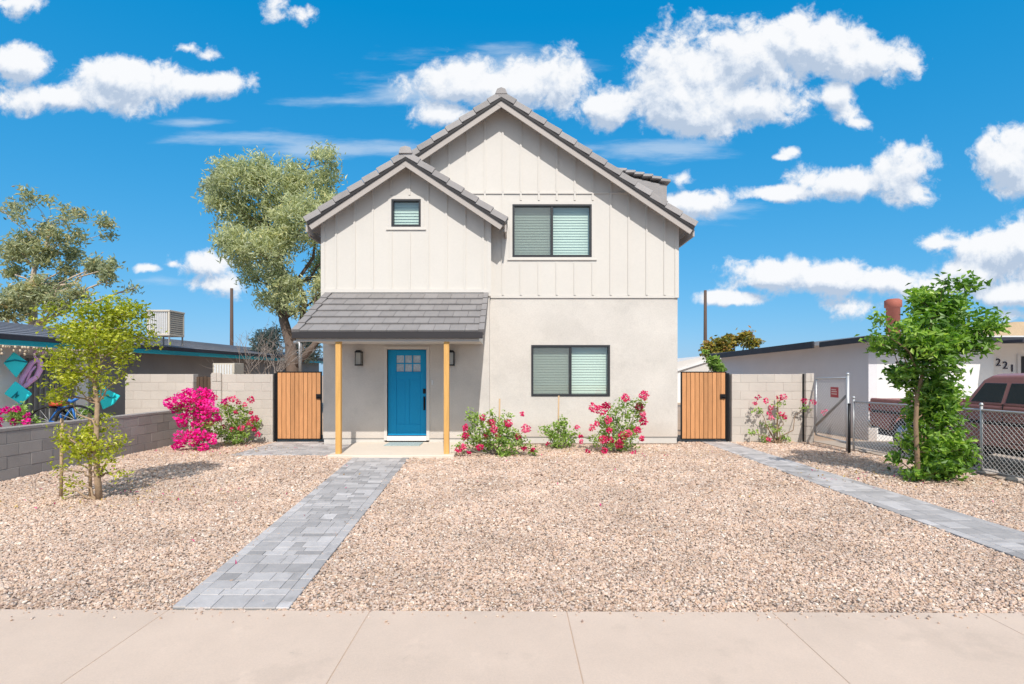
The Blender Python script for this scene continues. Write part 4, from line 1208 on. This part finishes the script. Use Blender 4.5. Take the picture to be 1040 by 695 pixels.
c, t = crown_points(bl, 20, 120, .15)
leaves_obj('crown', c, t, .22, .075, M['leaf_gum2'], tf, .6, .1)

# bare shrub and grey bushes behind the left wall
ts = thing('bare_shrub', 'leafless grey shrub behind the tall block wall left of the slat gate', 'shrub', (X(266, 15.5), 15.5, 0))
g = MB(); Y = 15.5
def twig(p, d, L, r, lev):
    q = p + d * L
    g.tube(bend(p, q, 3, .06), [r, r * .85, r * .7, r * .5], 5, cap=False)
    if lev:
        for _ in range(3):
            dd = (d + Vector((random.gauss(0, .5), random.gauss(0, .5), random.gauss(.15, .3)))).normalized()
            twig(p.lerp(q, random.uniform(.5, 1)), dd, L * random.uniform(.5, .75), r * .5, lev - 1)
for k in range(7):
    twig(Vector((X(266 + random.uniform(-8, 8), Y), Y + random.uniform(-.2, .2), .2)), Vector((random.gauss(0, .25), random.gauss(0, .2), 1)).normalized(), 1.5, .03, 3)
g.build('branches', M['twig'], ts)


def bush(name, label, cat, lst, Y, base, mat, ln, wd, per, sub, sr_, depth=.4, trunk=True, group=None, bark='twig'):
    b = P(*base, Y)
    t = thing(name, label, cat, (b.x, Y, 0), group)
    bl = px_blobs(lst, Y, depth)
    root = Vector((b.x, Y, max(0, b.z)))
    g = MB()
    for (x, y, z, r) in bl:
        g.tube(bend(root + Vector((random.gauss(0, .03), random.gauss(0, .03), 0)), (x, y, z), 4, .07, .03), [.014, .012, .010, .008, .004] if Y < 14 else [.06, .05, .04, .03, .02], 5, cap=False)
    g.build('stems', M[bark], t)
    c, tt = crown_points(bl, per * 1.7, sub * 2.2, sr_)
    leaves_obj('foliage', c, tt, ln * 1.15, wd * 1.2, mat, t)
    return t


bush('grey_shrub', 'grey-green shrub below the tall eucalyptus, left of its trunk', 'shrub', [(275, 352, 12), (262, 362, 9), (285, 345, 10), (277, 366, 10), (310, 352, 9), (325, 358, 10), (318, 345, 7)], 23, (285, 390), M['leaf_grey'], .16, .06, 14, 60, .16, 1.0)
bush('autumn_bush', 'bush of yellow and russet leaves behind the right neighbouring roof', 'bush', [(722, 355, 6), (733, 350, 7), (746, 346, 7), (757, 346, 7), (765, 349, 4), (740, 352, 8), (726, 358, 6)], 24, (742, 390), M['leaf_autumn'], .17, .08, 14, 90, .13, .6)
bush('green_vine', 'small green creeper peeping above the right slat gate', 'creeper', [(722, 366, 4), (726, 370, 5), (730, 374, 5), (719, 358, 2)], 13.5, (727, 440), M['leaf_bush'], .08, .05, 10, 500, .04, .1)


def flowers(parent, spots, Y, mat, per=26, size=.06, depth=.22, r=None, front=.05):
    cs, ts = [], []
    for q in spots:
        px, py = q[0], q[1]; rad = (q[2] if len(q) > 2 else 3.5) * Y / F
        c = np.array([X(px, Y), Y - front + rng.uniform(-depth, depth * .3), Z(py, Y)])
        m = int(per * 1.7 * max(.45, (rad / .07) ** 1.7)) + 3
        u = rng.normal(size=(m, 3)); u /= np.linalg.norm(u, axis=1)[:, None]
        cs.append(c + u * rad * rng.uniform(.3, 1, (m, 1)) ** .5)
        ts.append(np.clip(rng.normal(.5, .22) + .17 * rng.normal(size=m), 0, 1))
    c = np.concatenate(cs); t = np.concatenate(ts)
    leaves_obj('blossoms', c, t, size, size * .75, mat, parent, 0, .1, -.1)


# bougainvilleas
t = bush('bougainvillea', 'dense magenta bougainvillea at the end of the low grey wall', 'flowering shrub', [(195, 418, 12), (208, 415, 12), (203, 438, 10), (190, 440, 6), (212, 430, 9), (178, 414, 4), (204, 452, 6)], 11.15, (204, 462), M['leaf_bush'], .06, .035, 8, 130, .06, .25, group='bougainvilleas in the yard')
flowers(t, [(180, 408, 6), (188, 405, 7), (197, 402, 8), (206, 401, 8), (213, 404, 7), (219, 411, 6), (176, 412, 3), (178, 416, 4), (189, 412, 5), (200, 410, 7), (210, 411, 6), (187, 424, 6), (196, 420, 6), (206, 419, 7), (213, 420, 6), (221, 424, 4), (186, 430, 5), (204, 429, 5), (214, 429, 4), (190, 443, 7), (199, 440, 6), (208, 441, 7), (214, 445, 6), (189, 450, 5), (203, 448, 5), (212, 453, 5), (208, 459, 4), (180, 453, 3.5), (219, 448, 3), (183, 459, 2.5), (196, 398, 4), (211, 399, 5), (199, 430, 4), (228, 408, 3), (226, 416, 3), (172, 411, 2)], 11.15, M['magenta'], 21, .06, .2)
t = bush('bougainvillea', 'sparser half-bare bougainvillea against the tall wall beside the magenta one', 'flowering shrub', [(232, 416, 7), (243, 422, 9), (234, 430, 9), (248, 432, 9), (225, 440, 7), (244, 441, 9), (257, 430, 6), (236, 444, 8), (226, 424, 6)], 11.9, (240, 452), M['leaf_bush'], .065, .04, 9, 120, .06, .2, group='bougainvilleas in the yard', bark='palebark')
flowers(t, [(234, 406, 3), (240, 405, 3.5), (246, 408, 3), (256, 406, 3.5), (263, 425, 4.5), (254, 430, 4), (227, 426, 3), (248, 434, 3.5), (264, 441, 3), (236, 436, 2.5), (222, 404, 3), (257, 419, 2), (230, 412, 2.5), (244, 418, 2), (259, 436, 2.5), (228, 433, 2.5), (251, 411, 2.5)], 11.9, M['crimson'], 24, .05, .15)
t = bush('bougainvillea', 'low bougainvillea with crimson flowers right of the porch post', 'flowering shrub', [(478, 424, 7), (490, 436, 12), (507, 440, 13), (520, 446, 11), (488, 452, 11), (513, 455, 10), (475, 446, 8), (515, 425, 5), (530, 450, 6), (540, 457, 5), (470, 455, 5), (500, 424, 6)], 10.5, (503, 463), M['leaf_bush'], .06, .034, 10, 150, .06, .22, group='bougainvilleas in the yard')
flowers(t, [(490, 424, 3.5), (499, 429, 4), (502, 435, 4), (516, 429, 4.5), (534, 435, 5), (473, 434, 3.5), (473, 442, 4), (488, 453, 4), (467, 455, 3.5), (526, 443, 3.5), (506, 443, 3), (532, 455, 3), (472, 452, 3), (530, 420, 2.5), (494, 443, 2.5), (541, 456, 2.5), (477, 459, 2)], 10.4, M['crimson'], 24, .055, .2)
t = bush('bougainvillea', 'small nearly flowerless bougainvillea under the lower window', 'flowering shrub', [(570, 436, 8), (561, 442, 7), (578, 446, 8), (572, 428, 5), (568, 448, 8), (554, 438, 5), (583, 440, 4)], 11.4, (567, 456), M['leaf_bush'], .06, .036, 10, 170, .055, .18, group='bougainvilleas in the yard')
flowers(t, [(586, 434, 3), (590, 448, 2.5), (556, 450, 2)], 11.35, M['crimson'], 22, .05, .1)
t = bush('bougainvillea', 'tall bougainvillea with crimson flowers under the right end of lower window', 'flowering shrub', [(625, 420, 9), (636, 432, 12), (618, 440, 10), (641, 446, 10), (645, 412, 7), (628, 450, 11), (607, 446, 7), (650, 425, 5), (637, 408, 6), (615, 428, 8)], 10.9, (628, 460), M['leaf_bush'], .06, .034, 10, 150, .06, .22, group='bougainvilleas in the yard')
flowers(t, [(602, 414, 5), (609, 416, 5.5), (614, 412, 4.5), (634, 404, 4.5), (651, 401, 5), (649, 413, 4.5), (653, 420, 3.5), (652, 427, 4.5), (616, 426, 4), (611, 445, 4.5), (619, 446, 4), (632, 442, 5), (637, 440, 4), (645, 436, 4), (626, 450, 5), (641, 461, 5), (596, 459, 3), (612, 456, 3.5), (649, 444, 3), (600, 434, 3.5), (590, 443, 2.5), (605, 430, 3), (617, 436, 3)], 10.8, M['crimson'], 26, .055, .2)
t = bush('bougainvillea', 'thin climbing bougainvillea on a stake against the right block wall', 'flowering shrub', [(790, 412, 4), (792, 424, 4), (788, 436, 4), (781, 432, 4), (778, 447, 4), (800, 445, 3), (820, 413, 4), (770, 417, 3), (765, 440, 2), (795, 446, 3)], 12.2, (788, 450), M['leaf_bush'], .06, .04, 8, 110, .05, .06, group='bougainvilleas in the yard', bark='bark')
flowers(t, [(769, 404, 3), (766, 409, 2.5), (777, 407, 3), (790, 404, 3.5), (794, 403, 3.5), (781, 414, 2.5), (780, 419, 2.5), (793, 420, 3), (796, 424, 2.5), (782, 424, 3), (815, 407, 3), (825, 408, 3), (835, 419, 3.5), (779, 446, 2.5)], 12.15, M['crimson'], 18, .05, .06)
t = bush('bougainvillea', 'magenta bougainvillea behind the low wall at the left edge', 'flowering shrub', [(8, 425, 9), (22, 426, 9), (33, 428, 6), (14, 418, 6), (-8, 424, 10)], 8.8, (12, 480), M['leaf_bush'], .055, .035, 9, 200, .05, .2)
flowers(t, [(5, 428, 5), (8, 417, 3.5), (17, 416, 4), (28, 415, 3.5), (17, 428, 4), (36, 428, 4), (28, 422, 3), (2, 421, 3), (-6, 424, 5)], 8.75, M['magenta'], 26, .05, .15)
bush('green_shrub', 'low green shrub behind the low wall under the third turquoise ornament', 'shrub', [(88, 420, 7), (100, 424, 6), (76, 422, 5), (112, 426, 4), (95, 414, 5)], 10.2, (92, 460), M['leaf_bush'], .06, .035, 10, 170, .05, .2)

for a, b0, b1, Y, lab in ((507, 463, 405, 10.7, 'thin stake standing in the bougainvillea by the porch post'), (567, 456, 402, 11.5, 'thin stake rising behind the small bougainvillea under the window'), (789.5, 451, 402, 12.28, 'rough stake carrying the climbing bougainvillea at the right wall')):
    q = [P(a - .5, b0, Y), P(a + .5, b1, Y)]; q[0].z = -.05
    tag(MB().tube(q, .017, 7).build('garden_stake', M['stake'], None), lab, 'stake', 'garden stakes')

# fallen leaves and petals on the gravel
lc, lt = [], []
for (x0, y0, sx0, k) in ((-5.0, 7.0, .8, 150), (-5.9, 11.0, .7, 160), (5.7, 8.2, .8, 130), (-.3, 10.5, .8, 90), (2.1, 10.6, .8, 110), (0, 7.5, 4.0, 90)):
    q = np.stack([rng.normal(x0, sx0, k), rng.normal(y0, sx0 * .6, k), np.full(k, .032)], 1)
    q = q[(q[:, 1] > 3.9) & (q[:, 1] < 12.0) & (q[:, 0] > -7.4) & (q[:, 0] < 7.0)]
    lc.append(q); lt.append(rng.random(len(q)))
lc = np.concatenate(lc); lt = np.concatenate(lt)
M['litter'] = leafmat('fallen_leaves', [(0, (.30, .17, .07)), (.45, (.55, .36, .10)), (.75, (.62, .46, .16)), (.8, (.60, .05, .18)), (1, (.66, .12, .25))], .1)
v, f = leaf_quads(lc, .045, .022, 0, 2.5, .1)
o = np_obj('fallen_leaves', v, f, lt, M['litter']); struct(o, 'stuff'); o['label'] = 'dry fallen leaves and petals scattered over the gravel'

# ------------------------------------------------------------------ sky, sun, camera
EL, AZX = 46.0, .135                                   # the sun stands behind the camera, a little to the right
sund = Vector((AZX, -1, 0)).normalized() * math.cos(R(EL)); sund.z = math.sin(R(EL))
L = bpy.data.lights.new('sun', 'SUN'); L.energy = 4.0; L.angle = R(.5); L.color = (1, .955, .89)
so = bpy.data.objects.new('sun', L); col.objects.link(so)
so.rotation_euler = sund.to_track_quat('Z', 'Y').to_euler(); so.location = (2, -6, 12)

w = bpy.data.worlds.new('World'); sc.world = w; w.use_nodes = True
nt = w.node_tree; nt.nodes.clear(); ln = nt.links

CLOUDS = [  # where each cumulus heap stands in the sky: direction ratios x/y and z/y, half sizes
    (25, 66, 30, 17), (70, 98, 60, 16), (125, 84, 70, 26), (205, 86, 46, 15), (155, 70, 30, 14), (189, 49, 12, 6), (213, 57, 13, 7), (28, 3, 20, 10), (278, 12, 12, 12), (305, 18, 13, 9),
    (470, 88, 66, 24), (525, 84, 66, 30), (572, 84, 28, 28), (615, 108, 27, 22), (450, 115, 34, 16),
    (705, 72, 56, 46), (700, 115, 52, 26), (690, 96, 48, 40), (765, 62, 66, 40), (822, 44, 52, 32), (880, 56, 56, 26), (770, 104, 66, 22), (848, 98, 16, 15), (858, 114, 12, 13), (868, 126, 12, 7),
    (918, 174, 38, 30), (850, 186, 46, 20), (800, 196, 50, 8), (792, 160, 9, 3), (803, 154, 8, 4),
    (1028, 160, 40, 30), (1010, 256, 48, 26), (1040, 250, 40, 30), (985, 276, 40, 16), (958, 248, 20, 6),
    (795, 282, 56, 20), (845, 282, 50, 16), (905, 284, 56, 12), (862, 311, 24, 10), (745, 302, 40, 8), (955, 290, 60, 16), (1030, 300, 50, 12),
    (213, 265, 30, 14), (220, 290, 30, 11), (175, 268, 8, 4), (150, 272, 12, 4), (690, 182, 18, 8), (705, 205, 40, 12), (690, 214, 30, 10), (1030, 320, 20, 6),
]
WISPS = [(250, 140, 80, 9), (330, 152, 90, 9), (350, 102, 60, 8), (430, 92, 70, 20), (200, 125, 40, 5), (665, 152, 80, 12), (500, 70, 90, 24), (165, 285, 30, 6), (720, 212, 60, 14), (400, 152, 60, 10)]


def group_field():
    gt = bpy.data.node_groups.new('cloud_field', 'ShaderNodeTree')
    gt.interface.new_socket('UV', in_out='INPUT', socket_type='NodeSocketVector')
    gt.interface.new_socket('Field', in_out='OUTPUT', socket_type='NodeSocketFloat')
    gt.interface.new_socket('Wisp', in_out='OUTPUT', socket_type='NodeSocketFloat')
    gi = gt.nodes.new('NodeGroupInput'); go = gt.nodes.new('NodeGroupOutput'); gl_ = gt.links
    def heap(lst, grow, vec):
        acc = None
        for (a, b, rx, ry) in lst:
            s = N(gt, 'ShaderNodeVectorMath', operation='SUBTRACT', inp={1: ((a - CX) / F, (HY - b) / F, 0)}); gl_.new(vec, s.inputs[0])
            m = N(gt, 'ShaderNodeVectorMath', operation='MULTIPLY', inp={1: (F / rx / grow, F / ry / grow, 0)}); gl_.new(s.outputs[0], m.inputs[0])
            l = N(gt, 'ShaderNodeVectorMath', operation='LENGTH'); gl_.new(m.outputs[0], l.inputs[0])
            if rx < 32 and ry < 15:
                wk = N(gt, 'ShaderNodeMath', operation='MULTIPLY_ADD', inp={1: .5, 2: .5}); gl_.new(l.outputs['Value'], wk.inputs[0])
                l = wk
            if acc is None: acc = l.outputs['Value']
            else:
                k = N(gt, 'ShaderNodeMath', operation='SMOOTH_MIN', inp={2: .35}); gl_.new(acc, k.inputs[0]); gl_.new(l.outputs['Value'], k.inputs[1]); acc = k.outputs[0]
        o = N(gt, 'ShaderNodeMath', operation='SUBTRACT', inp={0: 1.0}); gl_.new(acc, o.inputs[1])
        return o.outputs[0]
    # billow the outline
    n1 = N(gt, 'ShaderNodeTexNoise', inp={'Scale': 9.0, 'Detail': 10.0, 'Roughness': .6, 'Distortion': .25}); gl_.new(gi.outputs[0], n1.inputs['Vector'])
    f = heap(CLOUDS, 1.12, gi.outputs[0])
    q = N(gt, 'ShaderNodeMath', operation='MULTIPLY_ADD', inp={1: 2.25, 2: -1.12}); gl_.new(n1.outputs[0], q.inputs[0])
    n3 = N(gt, 'ShaderNodeTexNoise', inp={'Scale': 34.0, 'Detail': 8.0, 'Roughness': .65, 'Distortion': .4}); gl_.new(gi.outputs[0], n3.inputs['Vector'])
    q3 = N(gt, 'ShaderNodeMath', operation='MULTIPLY_ADD', inp={1: .9, 2: -.45}); gl_.new(n3.outputs[0], q3.inputs[0])
    q4 = N(gt, 'ShaderNodeMath', operation='ADD'); gl_.new(q.outputs[0], q4.inputs[0]); gl_.new(q3.outputs[0], q4.inputs[1])
    fa = N(gt, 'ShaderNodeMath', operation='ADD'); gl_.new(f, fa.inputs[0]); gl_.new(q4.outputs[0], fa.inputs[1])
    gl_.new(fa.outputs[0], go.inputs[0])
    mp = N(gt, 'ShaderNodeMapping'); mp.inputs['Scale'].default_value = (3.0, 16.0, 1); mp.inputs['Rotation'].default_value = (0, 0, R(6)); gl_.new(gi.outputs[0], mp.inputs[0])
    n2 = N(gt, 'ShaderNodeTexNoise', inp={'Scale': 2.0, 'Detail': 7.0, 'Roughness': .6}); gl_.new(mp.outputs[0], n2.inputs['Vector'])
    wf = heap(WISPS, 1.3, gi.outputs[0])
    q2 = N(gt, 'ShaderNodeMath', operation='MULTIPLY_ADD', inp={1: 2.2, 2: -1.15}); gl_.new(n2.outputs[0], q2.inputs[0])
    wa = N(gt, 'ShaderNodeMath', operation='ADD'); gl_.new(wf, wa.inputs[0]); gl_.new(q2.outputs[0], wa.inputs[1])
    gl_.new(wa.outputs[0], go.inputs[1])
    return gt


cf = group_field()
tc = N(nt, 'ShaderNodeTexCoord')
sp = N(nt, 'ShaderNodeSeparateXYZ'); ln.new(tc.outputs['Generated'], sp.inputs[0])
ay = N(nt, 'ShaderNodeMath', operation='ABSOLUTE'); ln.new(sp.outputs[1], ay.inputs[0])
my = N(nt, 'ShaderNodeMath', operation='MAXIMUM', inp={1: .06}); ln.new(ay.outputs[0], my.inputs[0])
du = N(nt, 'ShaderNodeMath', operation='DIVIDE'); ln.new(sp.outputs[0], du.inputs[0]); ln.new(my.outputs[0], du.inputs[1])
dv = N(nt, 'ShaderNodeMath', operation='DIVIDE'); ln.new(sp.outputs[2], dv.inputs[0]); ln.new(my.outputs[0], dv.inputs[1])
uv = N(nt, 'ShaderNodeCombineXYZ'); ln.new(du.outputs[0], uv.inputs[0]); ln.new(dv.outputs[0], uv.inputs[1])
g1 = N(nt, 'ShaderNodeGroup'); g1.node_tree = cf; ln.new(uv.outputs[0], g1.inputs[0])
off = N(nt, 'ShaderNodeVectorMath', operation='ADD', inp={1: (.008, .026, 0)}); ln.new(uv.outputs[0], off.inputs[0])
g2 = N(nt, 'ShaderNodeGroup'); g2.node_tree = cf; ln.new(off.outputs[0], g2.inputs[0])
den = N(nt, 'ShaderNodeMapRange', interpolation_type='SMOOTHSTEP', inp={1: -.10, 2: .40, 3: 0.0, 4: .98}); ln.new(g1.outputs[0], den.inputs[0])
wis = N(nt, 'ShaderNodeMapRange', interpolation_type='SMOOTHSTEP', inp={1: .0, 2: 1.0, 3: 0.0, 4: .50}); ln.new(g1.outputs[1], wis.inputs[0])
df = N(nt, 'ShaderNodeMath', operation='SUBTRACT'); ln.new(g1.outputs[0], df.inputs[0]); ln.new(g2.outputs[0], df.inputs[1])
lit = N(nt, 'ShaderNodeMapRange', inp={1: -.32, 2: .38, 3: 0.0, 4: 1.0}); ln.new(df.outputs[0], lit.inputs[0])
ccol = ramp(nt, lit.outputs[0], [(0, (.50, .60, .75)), (.45, (.76, .82, .91)), (.8, (.93, .95, .98)), (1, (.97, .98, 1.0))])
sky = N(nt, 'ShaderNodeTexSky', sky_type='NISHITA', sun_disc=False)
sky.sun_elevation = R(EL); sky.sun_rotation = math.atan2(sund.x, sund.y); sky.altitude = 300; sky.air_density = 1.0; sky.dust_density = .6; sky.ozone_density = 2.0
STR = .13
# grade of the clear sky: deep azure overhead, paler towards the horizon
sk0 = N(nt, 'ShaderNodeVectorMath', operation='MULTIPLY', inp={1: (.55 * STR, 1.15 * STR, 1.3 * STR)}); ln.new(sky.outputs[0], sk0.inputs[0])
ss = N(nt, 'ShaderNodeSeparateXYZ'); ln.new(sk0.outputs[0], ss.inputs[0])
rr = N(nt, 'ShaderNodeMath', operation='MULTIPLY_ADD', inp={1: .93, 2: -.058}); ln.new(ss.outputs[0], rr.inputs[0])
rm = N(nt, 'ShaderNodeMath', operation='MAXIMUM', inp={1: .003}); ln.new(rr.outputs[0], rm.inputs[0])
gp_ = N(nt, 'ShaderNodeMath', operation='POWER', inp={1: .52}); ln.new(ss.outputs[1], gp_.inputs[0])
bp_ = N(nt, 'ShaderNodeMath', operation='POWER', inp={1: .36}); ln.new(ss.outputs[2], bp_.inputs[0])
cg = N(nt, 'ShaderNodeCombineXYZ'); ln.new(rm.outputs[0], cg.inputs[0]); ln.new(gp_.outputs[0], cg.inputs[1]); ln.new(bp_.outputs[0], cg.inputs[2])
skc = N(nt, 'ShaderNodeVectorMath', operation='MULTIPLY', inp={1: (.9 / STR, .578 / STR, .835 / STR)}); ln.new(cg.outputs[0], skc.inputs[0])
cs = N(nt, 'ShaderNodeVectorMath', operation='SCALE', inp={'Scale': 1 / STR}); ln.new(ccol.outputs[0], cs.inputs[0])
wcol = N(nt, 'ShaderNodeVectorMath', operation='SCALE', inp={0: (.72, .82, .93), 'Scale': 1 / STR})
m0 = N(nt, 'ShaderNodeMix', data_type='RGBA'); ln.new(wis.outputs[0], m0.inputs[0]); ln.new(skc.outputs[0], m0.inputs[6]); ln.new(wcol.outputs[0], m0.inputs[7])
m1 = N(nt, 'ShaderNodeMix', data_type='RGBA'); ln.new(den.outputs[0], m1.inputs[0]); ln.new(m0.outputs[2], m1.inputs[6]); ln.new(cs.outputs[0], m1.inputs[7])
# unseen bright cloud added behind the camera as warm fill light for the shade
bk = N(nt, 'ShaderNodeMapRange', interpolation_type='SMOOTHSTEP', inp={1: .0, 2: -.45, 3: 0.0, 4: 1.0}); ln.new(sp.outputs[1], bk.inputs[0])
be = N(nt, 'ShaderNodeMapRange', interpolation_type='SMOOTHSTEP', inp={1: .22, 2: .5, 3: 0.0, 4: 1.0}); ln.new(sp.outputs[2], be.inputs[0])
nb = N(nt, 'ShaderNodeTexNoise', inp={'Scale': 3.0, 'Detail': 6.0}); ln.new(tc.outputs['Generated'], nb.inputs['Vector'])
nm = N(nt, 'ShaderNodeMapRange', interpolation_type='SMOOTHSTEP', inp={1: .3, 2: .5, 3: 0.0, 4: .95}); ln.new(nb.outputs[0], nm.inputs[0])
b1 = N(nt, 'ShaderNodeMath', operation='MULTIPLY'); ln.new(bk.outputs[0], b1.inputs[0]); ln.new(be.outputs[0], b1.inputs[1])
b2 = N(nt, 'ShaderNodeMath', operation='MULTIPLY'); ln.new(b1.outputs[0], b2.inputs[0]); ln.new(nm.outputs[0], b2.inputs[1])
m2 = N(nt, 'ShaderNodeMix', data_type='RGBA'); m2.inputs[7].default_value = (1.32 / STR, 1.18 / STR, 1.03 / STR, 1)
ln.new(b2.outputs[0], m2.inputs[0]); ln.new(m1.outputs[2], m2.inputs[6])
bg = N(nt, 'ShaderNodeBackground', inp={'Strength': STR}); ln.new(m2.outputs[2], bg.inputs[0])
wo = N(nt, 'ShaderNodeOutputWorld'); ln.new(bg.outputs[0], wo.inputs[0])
w.cycles.sampling_method = 'MANUAL'; w.cycles.sample_map_resolution = 512

cam = bpy.data.cameras.new('camera'); cam.sensor_width = 36; cam.lens = F / 1040 * 36; cam.shift_y = (HY - 347.5) / 1040; cam.clip_end = 2000; cam.clip_start = .05
co = bpy.data.objects.new('camera', cam); col.objects.link(co); co.location = (0, 0, CAMZ); co.rotation_euler = (R(90), 0, 0)
sc.camera = co
sc.view_settings.view_transform = 'Standard'; sc.view_settings.look = 'None'; sc.view_settings.exposure = 0; sc.view_settings.gamma = 1
sc.render.engine = 'CYCLES'; sc.cycles.use_denoising = True; sc.cycles.max_bounces = 8; sc.cycles.transparent_max_bounces = 16
